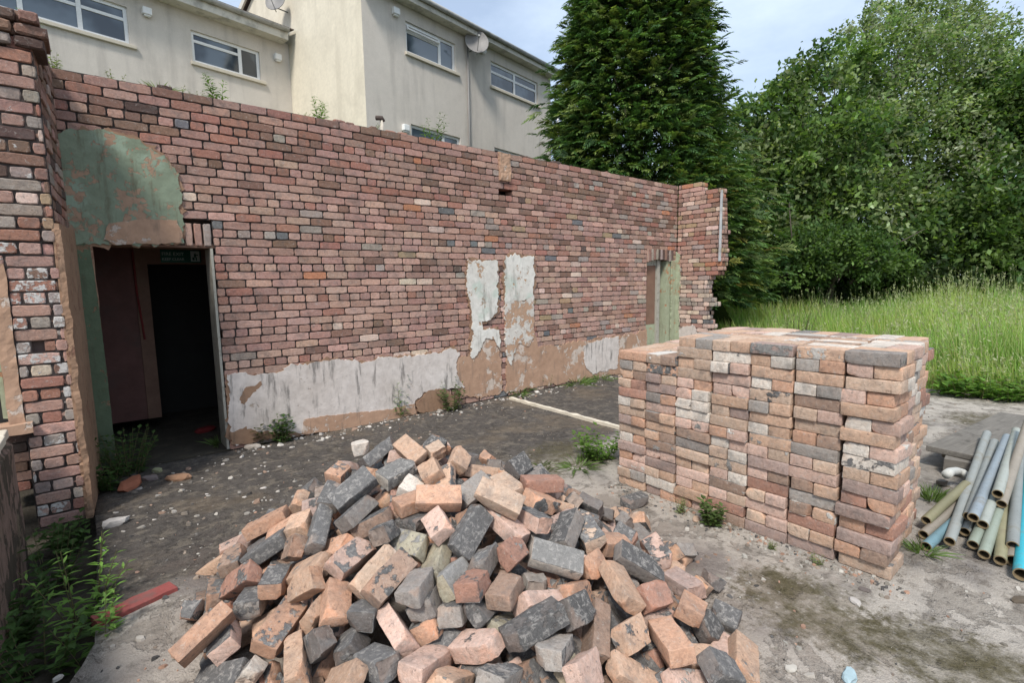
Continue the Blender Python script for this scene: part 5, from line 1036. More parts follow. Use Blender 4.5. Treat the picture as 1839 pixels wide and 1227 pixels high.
# ------------------------------------------------------------------ weeds
def leaf_blade(vs, fs, cs, p, d, up, L, w, c, droop=.3):
    """a pointed leaf of two folded halves, bending over"""
    s = d.cross(up); s = s.normalized() if s.length > 1e-4 else Vector((1, 0, 0)); b = len(vs); n = s.cross(d).normalized()
    p1 = p+d*L*.45-Vector((0, 0, droop*L*.10))+n*0; p2 = p+d*L-Vector((0, 0, droop*L*.45))
    vs += [p, p1+s*w*.5+n*w*.12, p1, p1-s*w*.5+n*w*.12, p2]; fs += [(b, b+1, b+2), (b, b+2, b+3), (b+1, b+4, b+2), (b+2, b+4, b+3)]; cs += [c]*5
def weed(loc, h, w, kind, seed, label, group, col=None, name='weed_plant', n=None):
    r_ = random.Random(seed); vs, fs, cs = [], [], []; st = MB()
    base = Vector(loc)
    GC = {'willow': (.095, .17, .040), 'bush': (.075, .12, .035), 'dark': (.055, .105, .028), 'tuft': (.11, .17, .045), 'dock': (.11, .21, .035), 'pale': (.16, .20, .085)}[kind] if col is None else col
    ns = n or {'willow': 5, 'bush': 16, 'dark': 18, 'tuft': 26, 'dock': 12, 'pale': 7}[kind]
    for k in range(ns):
        a = r_.uniform(0, 6.28); rr = w*.5*math.sqrt(r_.random()); p = base+Vector((rr*math.cos(a)*.5, rr*math.sin(a)*.5, -.01)); hh = h*r_.uniform(.55, 1.0)
        lean = Vector((math.cos(a), math.sin(a), 0))*(w*.45*r_.uniform(.3, 1.1)); top = p+lean+Vector((0, 0, hh))
        cc = np.array(GC)*r_.uniform(.75, 1.25)
        if kind == 'tuft':
            for q in range(3):
                d = (lean*r_.uniform(.5, 1.8)+Vector((r_.uniform(-.3, .3)*w, r_.uniform(-.3, .3)*w, hh))); L = d.length; leaf_blade(vs, fs, cs, p, d.normalized(), Vector((r_.uniform(-1, 1), r_.uniform(-1, 1), .2)), L, .006+L*.03, tuple(cc), .6)
            continue
        pts = [p.lerp(top, t)+lean*(t*t*.25-.25*t) for t in (0, .33, .66, 1)]
        st.tube(pts, [max(.0018, h*.006)*(1-.6*t) for t in (0, .33, .66, 1)], 5, (.12, .11, .05))
        nl = int({'willow': 22, 'bush': 12, 'dark': 12, 'dock': 5, 'pale': 12}[kind])
        for q in range(nl):
            t = .08+.92*q/nl; i = min(2, int(t*3)); pt = pts[i].lerp(pts[i+1], t*3-i)
            b = q*2.4+r_.uniform(-.4, .4); el = r_.uniform(.1, .7)
            d = Vector((math.cos(b)*math.cos(el), math.sin(b)*math.cos(el), math.sin(el))).normalized()
            if kind == 'willow': L = min(.11, h*.30)*(1.1-.65*t); wd_ = L*.24
            elif kind == 'dock': L = min(.2, h*.7)*r_.uniform(.6, 1); wd_ = L*.42
            elif kind == 'pale': L = min(.07, h*.3)*(1.1-.6*t); wd_ = L*.35
            else: L = min(.075, h*.3)*r_.uniform(.6, 1.1); wd_ = L*.5
            leaf_blade(vs, fs, cs, pt, d, Vector((0, 0, 1)), L, wd_, tuple(cc*r_.uniform(.8, 1.25)), .5)
    root = empty(name, base, label, 'weed', group)
    m = MB(); m.v = [tuple(v) for v in vs]; m.f = fs; m.c = cs; m.m = [0]*len(vs); m.build('foliage', M['weed'], root)
    if st.v: st.build('stem', M['attr'], root)
def gw(px, py, hpx, wpx, kind, label, seed, group='weeds growing round the yard', z=0., **k):
    q = oz(px, py, z); D = np.dot(q-CAM, FW); weed(q, hpx*D/F, wpx*D/F, kind, seed, label, group, **k)
gw(722, 750, 96, 34, 'willow', 'tall slim weed growing up the white dado', 1)
gw(810, 738, 62, 44, 'bush', 'leafy weed at the foot of the grey render patch', 2)
gw(478, 792, 50, 90, 'bush', 'mossy bush at the foot of the white dado near the doorway', 3, col=(.075, .085, .030))
gw(505, 795, 60, 34, 'dark', 'dark green upright weed beside the mossy bush', 4)
gw(1078, 826, 58, 80, 'bush', 'bright green clump by the far low end of the brick stack', 5, col=(.11, .20, .035), n=30)
gw(1040, 838, 26, 70, 'tuft', 'low spreading tuft left of the bright clump', 6)
gw(975, 846, 16, 70, 'tuft', 'flat mossy tuft behind the heap on the dark floor', 7, col=(.09, .11, .04))
gw(232, 850, 95, 105, 'dark', 'dark bushy weed filling the left side of the near doorway', 8, n=30)
gw(195, 880, 60, 60, 'dark', 'dark low weed at the foot of the green jamb', 9)
gw(395, 800, 30, 36, 'tuft', 'small tuft at the right side of the near doorway', 10)
gw(930, 708, 22, 60, 'tuft', 'yellow green tuft at the orange plaster foot, near the floor strip', 11)
gw(985, 696, 40, 40, 'pale', 'thin pale weed at the orange plaster foot', 12)
gw(1035, 690, 24, 60, 'tuft', 'low tuft at the wall foot before the brick stack', 13)
gw(1080, 682, 20, 60, 'tuft', 'low tuft at the wall foot nearest the stack', 14)
gw(1160, 672, 48, 34, 'bush', 'leafy weed in front of the far doorway', 15, col=(.11, .17, .05), z=.0)
gw(1278, 945, 52, 34, 'bush', 'small weed at the foot of the stack front', 16)
gw(1222, 922, 32, 22, 'pale', 'tiny weed at the stack foot toward its low end', 17)
gw(1465, 1014, 26, 28, 'pale', 'tiny yellowish weed at the stack foot toward its near corner', 18)
gw(1385, 985, 22, 18, 'pale', 'tiny thin weed mid foot of the stack front', 19)
gw(1655, 992, 34, 56, 'tuft', 'grassy tuft between the stack corner and the splayed pipes', 20)
gw(1672, 900, 46, 40, 'tuft', 'grassy tuft behind the stack corner under the splayed pipes', 21)
gw(150, 1130, 205, 130, 'willow', 'tall bright willowherb by the slab edge at the left', 22, col=(.16, .29, .06), z=-.15, n=7)
gw(168, 1195, 150, 80, 'willow', 'willowherb in the lower left corner beside the slab', 23, col=(.12, .22, .05), z=-.15, n=5)
gw(95, 1060, 110, 80, 'dark', 'dark leafy weed in the gutter behind the willowherb', 24, z=-.15, n=12)
gw(75, 1215, 130, 130, 'dark', 'dark leafy weed in the gutter at the lower left corner', 25, z=-.15, n=12)
gw(30, 1150, 90, 90, 'dark', 'dark weed at the foot of the low side wall', 26, z=-.15)
gw(120, 985, 60, 60, 'dark', 'dark weed at the foot of the brick pier', 27, z=-.12)
gw(1428, 640, 95, 56, 'dark', 'dark nettle clump standing in the long grass behind the stack', 28, col=(.045, .11, .035), n=26)
for k, (px, py) in enumerate(((1700, 708), (1728, 712), (1757, 716), (1785, 718), (1815, 722), (1842, 722), (1742, 702), (1800, 706))):
    gw(px, py, 44+8*(k % 3), 70, 'dock', ['broad leaved dock at the edge of the concrete nearest the stack', 'second dock plant from the stack along the concrete edge', 'third dock plant from the stack along the concrete edge', 'fourth dock plant from the stack along the concrete edge',
       'fifth dock plant from the stack along the concrete edge', 'dock plant at the right edge of the picture', 'dock plant in the back row nearer the stack', 'dock plant in the back row nearer the picture edge'][k], 40+k, 'dock plants along the edge of the concrete')
def ww(px, py, hpx, wpx, kind, label, seed, Y=5.86, **k):
    q = oy(px, py, Y); D = np.dot(q-CAM, FW); q[2] = 3.44 if Y > 5.5 else 3.40; weed(q, hpx*D/F, wpx*D/F, kind, seed, label, 'weeds growing on top of the wall', **k)
ww(207, 140, 30, 26, 'pale', 'pale little weed on the wall top below the wide house window', 60)
ww(285, 150, 30, 60, 'tuft', 'tufty weed on the wall top left of the tall bright one', 61, col=(.15, .19, .08))
ww(318, 158, 26, 40, 'pale', 'pale flowering weed on the wall top beside the tufty one', 62)
ww(393, 168, 60, 46, 'willow', 'bright tall weed on the wall top below the second house window', 63)
ww(360, 165, 26, 30, 'pale', 'small weed on the wall top left of the bright tall one', 64)
ww(575, 208, 52, 26, 'willow', 'slender weed on the wall top in front of the pale gable', 65)
ww(540, 200, 20, 26, 'pale', 'faint small weed on the wall top left of the slender one', 66)
ww(665, 224, 18, 40, 'pale', 'faint low weed on the wall top below the house corner', 67)
ww(778, 250, 56, 44, 'willow', 'bushy bright weed on the wall top before the low window', 68)
ww(97, 110, 44, 30, 'pale', 'wispy weed where the pier meets the wall top', 69)
ww(50, 70, 44, 26, 'willow', 'upright weed on top of the brick pier', 70, Y=4.9)
ww(22, 70, 30, 60, 'tuft', 'tuft of grass on top of the brick pier', 71, Y=4.9)
pt = MB(); q = oy(686, 225, 5.9); pt.tube([(q[0], 5.9, 3.35), (q[0], 5.9, 3.62)], .022, 10, (.5, .45, .38)); pt.tube([(q[0]-.07, 5.9, 3.64), (q[0], 5.9, 3.65), (q[0]+.02, 5.9, 3.61)], .028, 10, (.09, .07, .06)); tag(pt.build('stub_pipe', M['attr'], smooth=True), 'short stub pipe with a dark bent cap behind the wall top', 'pipe')
vb = oy(890, 268, 5.9); m = MB(); m.box((vb[0]-.14, 5.87, 3.42), (vb[0]+.12, 6.0, 3.50), (.06, .055, .05), j=.012); tag(m.build('stone_lump', M['attr'], bevel=.015), 'dark flat stone lying on the wall top left of the beam stub', 'stone')

# ------------------------------------------------------------------ houses on the terrace
HA = R(10.5); C0 = pln(653, 100, (0, 13, 0), np.array((0., 1, 0))); C0[2] = 0
HU = np.array((math.cos(HA), math.sin(HA), 0)); HV = np.array((-math.sin(HA), math.cos(HA), 0))   # along the front, and back from it
def hl(px, py, v=0.):        # pixel -> (along, height) on a wall plane parallel to the front, v metres behind it
    q = pln(px, py, C0+HV*v, HV)-C0; return float(q@HU), float(q[2])
HM = Matrix(((HU[0], HV[0], 0, C0[0]), (HU[1], HV[1], 0, C0[1]), (0, 0, 1, 0), (0, 0, 0, 1)))
def hb(m, a, b, **k): m.box(a, b, M=HM, **k)
block = empty('house', tuple(C0+np.array((0, 0, 3.3))), 'tall rendered house block with a pale gable side, behind the wall and the conifer', 'house')
def hgable(px, py):
    q = pln(px, py, C0, HU)-C0; return float(q@HV), float(q[2])
eave = hl(735, 2)[1]; back = hgable(468, 45); GB = max(9.0, back[0]); WB = hgable(525, 190)[0]
LW_ = 8.2; ez = eave+.02
def wall_grid(x0, x1, z0, z1, holes, v0, v1, name, mat, parent):
    xs_ = sorted({x0, x1, *[h[0] for h in holes], *[h[1] for h in holes]}); zs = sorted({z0, z1, *[h[2] for h in holes], *[h[3] for h in holes]}); m = MB()
    pv = lambda x, z, y: HM@Vector((x, y, z))
    for i in range(len(xs_)-1):
        for j in range(len(zs)-1):
            cx, cz = (xs_[i]+xs_[i+1])/2, (zs[j]+zs[j+1])/2
            if any(h[0] < cx < h[1] and h[2] < cz < h[3] for h in holes): continue
            m.add([pv(xs_[i], zs[j], v0), pv(xs_[i+1], zs[j], v0), pv(xs_[i+1], zs[j+1], v0), pv(xs_[i], zs[j+1], v0)], [(0, 1, 2, 3)])
    for (a, b, c, d) in holes:
        for q in (((a, c), (b, c)), ((b, c), (b, d)), ((b, d), (a, d)), ((a, d), (a, c))):
            (p0, p1) = q; m.add([pv(p0[0], p0[1], v0), pv(p0[0], p0[1], v1), pv(p1[0], p1[1], v1), pv(p1[0], p1[1], v0)], [(0, 1, 2, 3)])
    return m.build(name, mat, parent)
def window(parent, x0, x1, z0, z1, v, mull, trans, openvent=False, sill=True, broken=False):
    """white frame set back in the wall with mullion positions (0..1) and transom heights per light"""
    m = MB(); w = .075; y0, y1 = v+.06, v+.12
    hb(m, (x0, y0, z0), (x0+w, y1, z1)); hb(m, (x1-w, y0, z0), (x1, y1, z1)); hb(m, (x0+w, y0, z0), (x1-w, y1, z0+w)); hb(m, (x0+w, y0, z1-w), (x1-w, y1, z1))
    cuts = [x0]+[x0+(x1-x0)*q for q in mull]+[x1]
    for q in cuts[1:-1]: hb(m, (q-.045, y0, z0+w), (q+.045, y1, z1-w))
    for i, t in enumerate(trans):
        if t: z = z0+(z1-z0)*t; hb(m, (cuts[i]+.05, y0+.002, z-.035), (cuts[i+1]-.05, y1-.002, z+.035))
    f = m.build('window', M['upvc'], parent)
    g = MB(); hb(g, (x0+w, v+.085, z0+w), (x1-w, v+.095, z1-w)); g.build('pane', M['glass'], f)
    if openvent:
        t = z0+(z1-z0)*trans[0]; o = MB(); a, b = cuts[0]+.05, cuts[1]-.05; hh = z1-w-t
        T = HM@Matrix.Translation((0, v+.05, z1-w))@Matrix.Rotation(R(-24), 4, 'X')
        for (p, q) in (((a, -.02, -hh), (b, .02, -hh+.05)), ((a, -.02, -.05), (b, .02, 0)), ((a, -.02, -hh+.05), (a+.05, .02, -.05)), ((b-.05, -.02, -hh+.05), (b, .02, -.05))): o.box(p, q, M=T)
        fr = o.build('top_light', M['upvc'], f); 
    if sill: s = MB(); hb(s, (x0-.06, v-.07, z0-.09), (x1+.12, v+.10, z0-.005)); s.build('sill', M['cream'], f, bevel=.01)
wins = []
def rect(px0, py0, px1, py1, v=0.): a = hl(px0, py0, v); b = hl(px1, py1, v); return (a[0], b[0], b[1], a[1])
w1 = rect(728, 36, 819, 130); w2 = rect(881, 108, 966, 189); w3 = rect(738, 222, 828, 300); w4 = rect(888, 264, 985, 330)
w3 = (w3[0], w3[1], w3[3]-1.15, w3[3]); w4 = (w4[0], w4[1], w4[3]-1.15, w4[3])
wins = [w1, w2, w3, w4]
wall_grid(0, LW_, 3.0, ez, wins, 0, .13, 'wall', M['house'], block)['label'] = 'grey stained front wall'
window(block, *w1, 0, (.68,), (.72, None), True); window(block, *w2, 0, (.5,), (.62, .62)); window(block, *w3, 0, (.66,), (None, None)); window(block, *w4, 0, (.5,), (None, None))
# gable side with the pale render
pv = lambda x, y, z: tuple(HM@Vector((x, y, z)))
apex = ez+GB/2*math.tan(R(27)); m = MB()
m.add([pv(0, 0, 3.0), pv(0, GB, 3.0), pv(0, GB, ez), pv(0, GB/2, apex), pv(0, 0, ez)], [(4, 3, 2, 1, 0)])
m.build('gable_wall', M['house_pale'], block)['label'] = 'pale cream gable side wall'
m = MB(); m.add([pv(LW_, 0, 3.0), pv(LW_, GB, 3.0), pv(LW_, GB, ez), pv(LW_, GB/2, apex), pv(LW_, 0, ez)], [(0, 1, 2, 3, 4)]); m.add([pv(0, GB, 3), pv(LW_, GB, 3), pv(LW_, GB, ez), pv(0, GB, ez)], [(3, 2, 1, 0)]); m.build('wall', M['house'], block)
m = MB(); oh = .34
for sgn in (0, 1):
    e = (-oh, GB+oh)[sgn]; dz = oh*math.tan(R(27))
    P = [(-.12, e, ez+.10-dz+.12), (LW_+.12, e, ez+.10-dz+.12), (LW_+.12, GB/2, apex+.22), (-.12, GB/2, apex+.22)]
    Q = [(x, y, z-.10) for x, y, z in P]; m.add([pv(*p) for p in P+Q], [(0, 1, 2, 3), (7, 6, 5, 4), (0, 4, 5, 1), (1, 5, 6, 2), (2, 6, 7, 3), (3, 7, 4, 0)])
m.build('roof', M['tiles'], block)
m = MB(); hb(m, (-.1, -oh+.03, ez-.20), (LW_+.1, -oh+.07, ez+.05)); hb(m, (-.1, -oh+.07, ez-.20), (LW_+.1, -.002, ez-.17)); m.build('fascia', M['fascia'], block)
def hp_(x, y, z): return HM@Vector((x, y, z))
m = MB(); m.tube([hp_(-.15, -oh-.03, ez+.0), hp_(LW_+.1, -oh-.03, ez-.01)], .062, 10); m.build('gutter', M['gutter'], block, smooth=True)
m = MB()
for (ya, za, yb, zb) in ((-oh, ez-.12, GB/2, apex+.02), (GB/2, apex+.02, GB+oh, ez-.12)):
    P = [(-.16, ya, za), (-.16, yb, zb), (-.16, yb, zb+.2), (-.16, ya, za+.2)]; Q = [(-.10, y, z) for _, y, z in P]
    m.add([pv(*p) for p in P+Q], [(3, 2, 1, 0), (4, 5, 6, 7), (0, 1, 5, 4), (1, 2, 6, 5), (2, 3, 7, 6), (3, 0, 4, 7)])
m.build('bargeboard', M['fascia'], block)
def on_front(px, py, v=0.): a = hl(px, py, v); return a[0], a[1]
def vent(px, py, parent, v=0.):
    x, z = on_front(px, py, v); m = MB(); hb(m, (x-.10, v-.13, z-.09), (x+.10, v-.002, z+.08)); hb(m, (x-.07, v-.11, z-.13), (x+.07, v-.01, z-.092)); m.build('vent_box', M['upvc'], parent, bevel=.02)
for p in ((708, 21), (865, 89), (726, 230)): vent(*p, block)
x, z = on_front(838, 110); m = MB(); m.tube([hp_(x, -.05, ez-.2), hp_(x, -.05, 3.2)], .028, 8); m.build('downpipe', M['dish'], block, smooth=True)
x, z = on_front(999, 140); m = MB(); m.tube([hp_(x, -.06, ez-.2), hp_(x, -.06, 3.2)], .035, 8); m.build('downpipe', M['upvc'], block, smooth=True)
# wing at the left, set back
wing = empty('house', tuple(C0+HV*WB-HU*4+np.array((0, 0, 3.3))), 'long flat-eaved rendered house wing with two white windows, at the left', 'house')
wa = rect(-75, -40, 236, 82, WB); wa = (hl(-75, 20, WB)[0], hl(234, 80, WB)[0], hl(234, 80, WB)[1], hl(228, 12, WB)[1]); wb = (hl(342, 52, WB)[0], hl(469, 142, WB)[0], hl(469, 145, WB)[1], hl(342, 52, WB)[1])
ew = hl(400, 38, WB)[1]
wall_grid(-16, -.002, 3.0, ew, [wa, wb], WB, WB+.13, 'wall', M['house'], wing)
window(wing, *wa, WB, (.33, .68), (.66, .66, .66)); window(wing, *wb, WB, (.70,), (.70, None))
m = MB(); m.add([pv(-16, WB, ew-6), pv(-16, WB+6, ew-6), pv(-16, WB+6, ew+.3), pv(-16, WB, ew)], [(3, 2, 1, 0)]); m.build('end_wall', M['house'], wing)
m = MB(); hb(m, (-16.2, WB-.40, ew-.06), (-.2, WB-.36, ew+.22)); hb(m, (-16.2, WB-.36, ew-.06), (-.2, WB-.002, ew-.02)); m.build('fascia', M['fascia'], wing)
m = MB(); m.tube([hp_(-16.2, WB-.46, ew+.2), hp_(-.2, WB-.46, ew+.2)], .065, 10); m.build('gutter', M['gutter'], wing, smooth=True)
m = MB(); P = [(-16.3, WB-.5, ew+.26), (-.06, WB-.5, ew+.26), (-.06, WB+7, ew+1.2), (-16.3, WB+7, ew+1.2)]; Q = [(x, y, z-.03) for x, y, z in P]; m.add([pv(*p) for p in P+Q], [(0, 1, 2, 3), (7, 6, 5, 4), (0, 4, 5, 1), (1, 5, 6, 2), (2, 6, 7, 3), (3, 7, 4, 0)]); m.build('roof', M['tiles'], wing)
for p in ((262, 21), (497, 103)): vent(*p, wing, WB)
def dish(px, py, v, face, label, sc=1., gable=False):
    if gable: y, z = hgable(px, py); c = Vector((-.32, y, z))
    else: x, z = on_front(px, py, v); c = Vector((x, v-.30, z))
    root = empty('satellite_dish', tuple(HM@c), label, 'satellite dish', 'satellite dishes on the house')
    bm = bmesh.new(); n, k = 20, 5; ax3 = Vector(face).normalized(); q = ax3.to_track_quat('Z', 'Y')
    rings = [[bm.verts.new(HM@(c+q@Vector((.34*sc*i/k*math.cos(2*math.pi*j/n)*.93, .34*sc*i/k*math.sin(2*math.pi*j/n), .09*sc*(i/k)**2)))) for j in range(n)] for i in range(1, k+1)]
    cv = bm.verts.new(HM@c)
    for j in range(n):
        bm.faces.new((cv, rings[0][j], rings[0][(j+1) % n]))
        for i in range(k-1): bm.faces.new((rings[i][j], rings[i+1][j], rings[i+1][(j+1) % n], rings[i][(j+1) % n]))
    me = bpy.data.meshes.new('reflector'); bm.to_mesh(me); bm.free(); o = link('reflector', me, M['dish'], root); md = o.modifiers.new('t', 'SOLIDIFY'); md.thickness = .012
    a = MB(); f = c+ax3*.42*sc+Vector((0, 0, -.10)); a.tube([HM@(c+Vector((0, 0, -.32*sc))+ax3*.05), HM@f], .012, 6); a.tube([HM@f, HM@(f-ax3*.09)], .03, 8); a.build('feed_arm', M['gutter'], root)
    b = MB(); w = Vector((0, v, c.z-.12)) if not gable else None
    e = Vector((c.x, v, c.z-.15)) if not gable else Vector((0, c.y, c.z-.15))
    b.tube([HM@c, HM@(c-ax3*.06), HM@Vector((c.x, c.y, c.z-.15)), HM@e], .018, 6); b.build('bracket', M['gutter'], root)
dish(843, 83, 0, (-.55, -.78, .28), 'grey satellite dish between the two upper windows of the house block', 1.15)
dish(516, 12, 0, (-.75, -.5, .3), 'grey satellite dish on the pale gable side near its roof edge', .95, True)
ae = dep(452, 18, 27); root = empty('television_aerial', tuple(ae-np.array((0, 0, 2))), 'thin television aerial on the roof beside the gable', 'aerial')
m = MB(); A = Vector(ae); m.tube([A-Vector((0, 0, 2.2)), A+Vector((0, 0, .35))], .028, 6); m.build('mast', M['gutter'], root)
m = MB(); m.tube([A+Vector((-.55, .1, .1)), A+Vector((.55, -.1, .22))], .018, 5)
for k in range(7): c_ = A+Vector((-.5+k*.16, .09-k*.03, .11+k*.017)); m.tube([c_-Vector((.04, .12, .22)), c_+Vector((.04, .12, .22))], .010, 4)
m.build('antenna', M['gutter'], root)

# ------------------------------------------------------------------ trees
def np_mesh(name, V, Fq, C, mat, parent=None):
    me = bpy.data.meshes.new(name); n, k = Fq.shape
    me.vertices.add(len(V)); me.vertices.foreach_set('co', V.astype(np.float32).ravel())
    me.loops.add(n*k); me.loops.foreach_set('vertex_index', Fq.astype(np.int32).ravel())
    me.polygons.add(n); me.polygons.foreach_set('loop_start', np.arange(0, n*k, k, dtype=np.int32)); me.polygons.foreach_set('loop_total', np.full(n, k, dtype=np.int32)); me.update(calc_edges=True)
    a = me.attributes.new('Col', 'FLOAT_COLOR', 'POINT'); a.data.foreach_set('color', np.hstack([C, np.ones((len(C), 1))]).astype(np.float32).ravel())
    return link(name, me, mat, parent)
def unit(a): return a/np.maximum(np.linalg.norm(a, axis=1, keepdims=True), 1e-9)
def leaves(P, D, U_, L, Wd, C):
    """pointed leaf quads at P, along D, width across D x U"""
    S = unit(np.cross(D, U_)); n = len(P)
    V = np.stack([P, P+D*(L*.45)[:, None]+S*(Wd*.5)[:, None], P+D*L[:, None]-U_*(L*.18)[:, None], P+D*(L*.45)[:, None]-S*(Wd*.5)[:, None]], 1).reshape(-1, 3)
    return V, np.arange(4*n).reshape(n, 4), np.repeat(C, 4, 0)
def crown(lobes, n, seed, size, cols, name, mat, parent, wind=(0, 0, 0), clump=34, upb=.7):
    g = np.random.default_rng(seed); vol = np.array([r**2 for _, r in lobes]); vol = vol/vol.sum(); Ps, Ds, Cs, Us = [], [], [], []
    for (c, r), w in zip(lobes, vol):
        m = max(4, int(n*w/clump)); d = unit(g.normal(size=(m, 3))); d[:, 2] = np.where(d[:, 2] < -.5, -d[:, 2]*.5, d[:, 2]); d = unit(d)
        rad = r*(1-.55*g.random(m)**2.2)*(1+.16*np.array([noise.noise(Vector(q*2.2)+Vector(c)) for q in d]))
        cc = np.array(c)+d*rad[:, None]*np.array((1, 1, .92))
        k = clump; base = np.repeat(cc, k, 0); dd = np.repeat(d, k, 0)
        off = g.normal(size=(m*k, 3))*np.repeat(g.uniform(.07, .19, m), k)[:, None]*r*.75
        P = base+off; D = unit(dd*.7+g.normal(size=(m*k, 3))*.75+np.array(wind)); U_ = unit(g.normal(size=(m*k, 3))*.7+np.array((0, 0, upb))+dd*.35)
        cl = np.array(cols)[g.integers(0, len(cols), m)]*g.uniform(.6, 1.5, (m, 1)); C = np.repeat(cl, k, 0)*g.uniform(.85, 1.15, (m*k, 1))
        Ps.append(P); Ds.append(D); Us.append(U_); Cs.append(C)
    P, D, U_, C = map(np.concatenate, (Ps, Ds, Us, Cs)); L = size*g.uniform(.7, 1.25, len(P)); V, Fq, C = leaves(P, D, U_, L, L*.56, C)
    return np_mesh(name, V, Fq, C, mat, parent)
def trunk_mesh(base, tops, r0, seed, parent):
    r_ = random.Random(seed); m = MB(); b = Vector(base); allc = sum((Vector(t) for t in tops), Vector())/len(tops); fork = b.lerp(allc, .35); fork.x = b.x*.7+fork.x*.3; fork.y = b.y*.7+fork.y*.3
    m.tube([b-Vector((0, 0, .3)), b.lerp(fork, .5)+Vector((r_.uniform(-.1, .1), r_.uniform(-.1, .1), 0)), fork], [r0*1.3, r0, r0*.8], 9)
    for t in tops:
        t = Vector(t); mid = fork.lerp(t, .5)+Vector((r_.uniform(-.3, .3), r_.uniform(-.3, .3), .3)); m.tube([fork-Vector((0, 0, .2)), mid, t], [r0*.55, r0*.35, r0*.08], 7)
        for k in range(4):
            e = t+Vector((r_.gauss(0, .7), r_.gauss(0, .7), r_.gauss(.2, .5))); m.tube([mid.lerp(t, .5), e], [r0*.16, r0*.04], 5)
    return m.build('trunk', M['bark'], parent, smooth=True)
GRN = [(.058, .104, .026), (.086, .142, .034), (.040, .078, .022), (.115, .172, .050)]
LIT = [(.185, .230, .105), (.140, .195, .070), (.235, .265, .165), (.085, .140, .040)]
def lob(spec, D): return [(tuple(dep(px, py, D+dd)), r*D/F) for (px, py, r, dd) in spec]
def tree(spec, D, n, seed, label, cols, base_px, size=.19, name='broadleaf_tree', wind=(0, 0, 0)):
    L = lob(spec, D); bq = dep(base_px, 500, D+.6); base = (bq[0], bq[1], 0); root = empty(name, base, label, 'tree', 'broadleaf trees along the field edge')
    crown(L, n, seed, size, cols, 'crown', M['leaf'], root, wind); trunk_mesh(base, [c for c, r in L][:7], .22, seed, root)
tree([(1395, 330, 95, 0), (1372, 215, 62, .3), (1440, 205, 85, .4), (1500, 150, 80, .8), (1470, 300, 120, -.2), (1405, 430, 95, -.3), (1530, 400, 110, -.6), (1500, 480, 70, -.8), (1540, 280, 90, .6)], 17, 32000, 101, 'broad bushy tree standing nearest the conifer', GRN+LIT[:1], 1450)
tree([(1590, 130, 95, .6), (1560, 75, 60, 1), (1650, 60, 90, 1.2), (1715, 105, 90, 1), (1690, 180, 130, 0), (1600, 260, 120, -.6), (1640, 370, 130, -.6), (1730, 300, 120, 0), (1675, 30, 60, 1.4), (1600, 20, 55, 1.4), (1660, 210, 130, 1.5), (1740, 190, 110, 1.5)], 18.5, 52000, 102, 'tallest tree with pale wind-turned leaves, in the middle of the row', LIT+GRN[1:2], 1650, .15, wind=(.9, -.3, .25))
tree([(1830, 210, 95, .4), (1870, 320, 140, 0), (1790, 400, 110, -.4), (1890, 160, 80, 1), (1800, 165, 60, .8), (1760, 470, 80, -.8), (1930, 230, 140, 0), (1800, 260, 100, 1)], 16.5, 36000, 103, 'dark leafed tree at the right edge of the picture', GRN, 1850)
tree([(1330, 320, 80, 1.2), (1335, 430, 90, 1), (1345, 245, 60, 1.6)], 21, 9000, 104, 'small tree filling the gap behind the conifer', GRN+LIT[1:2], 1335)
tree([(1470, 470, 70, 0), (1420, 490, 55, 0), (1530, 478, 66, 0), (1590, 490, 50, .3)], 14.6, 12000, 105, 'leafy low bush in front of the bushy tree, at the grass edge', GRN[:3], 1480, .12, 'field_bush')
ru = random.Random(6)
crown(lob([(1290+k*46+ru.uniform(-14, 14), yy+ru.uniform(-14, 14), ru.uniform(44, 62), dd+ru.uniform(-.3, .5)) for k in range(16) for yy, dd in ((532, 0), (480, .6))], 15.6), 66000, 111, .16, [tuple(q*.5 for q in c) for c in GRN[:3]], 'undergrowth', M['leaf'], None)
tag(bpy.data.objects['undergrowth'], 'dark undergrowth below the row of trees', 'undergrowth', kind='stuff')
# far wood behind the row, one mass
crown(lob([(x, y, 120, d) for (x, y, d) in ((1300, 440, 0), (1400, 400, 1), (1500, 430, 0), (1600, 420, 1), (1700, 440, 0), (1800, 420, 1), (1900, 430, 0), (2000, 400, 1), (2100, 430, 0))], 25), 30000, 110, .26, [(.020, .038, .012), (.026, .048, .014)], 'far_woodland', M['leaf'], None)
tag(bpy.data.objects['far_woodland'], 'dark wood behind the row of trees', 'wood', kind='stuff')
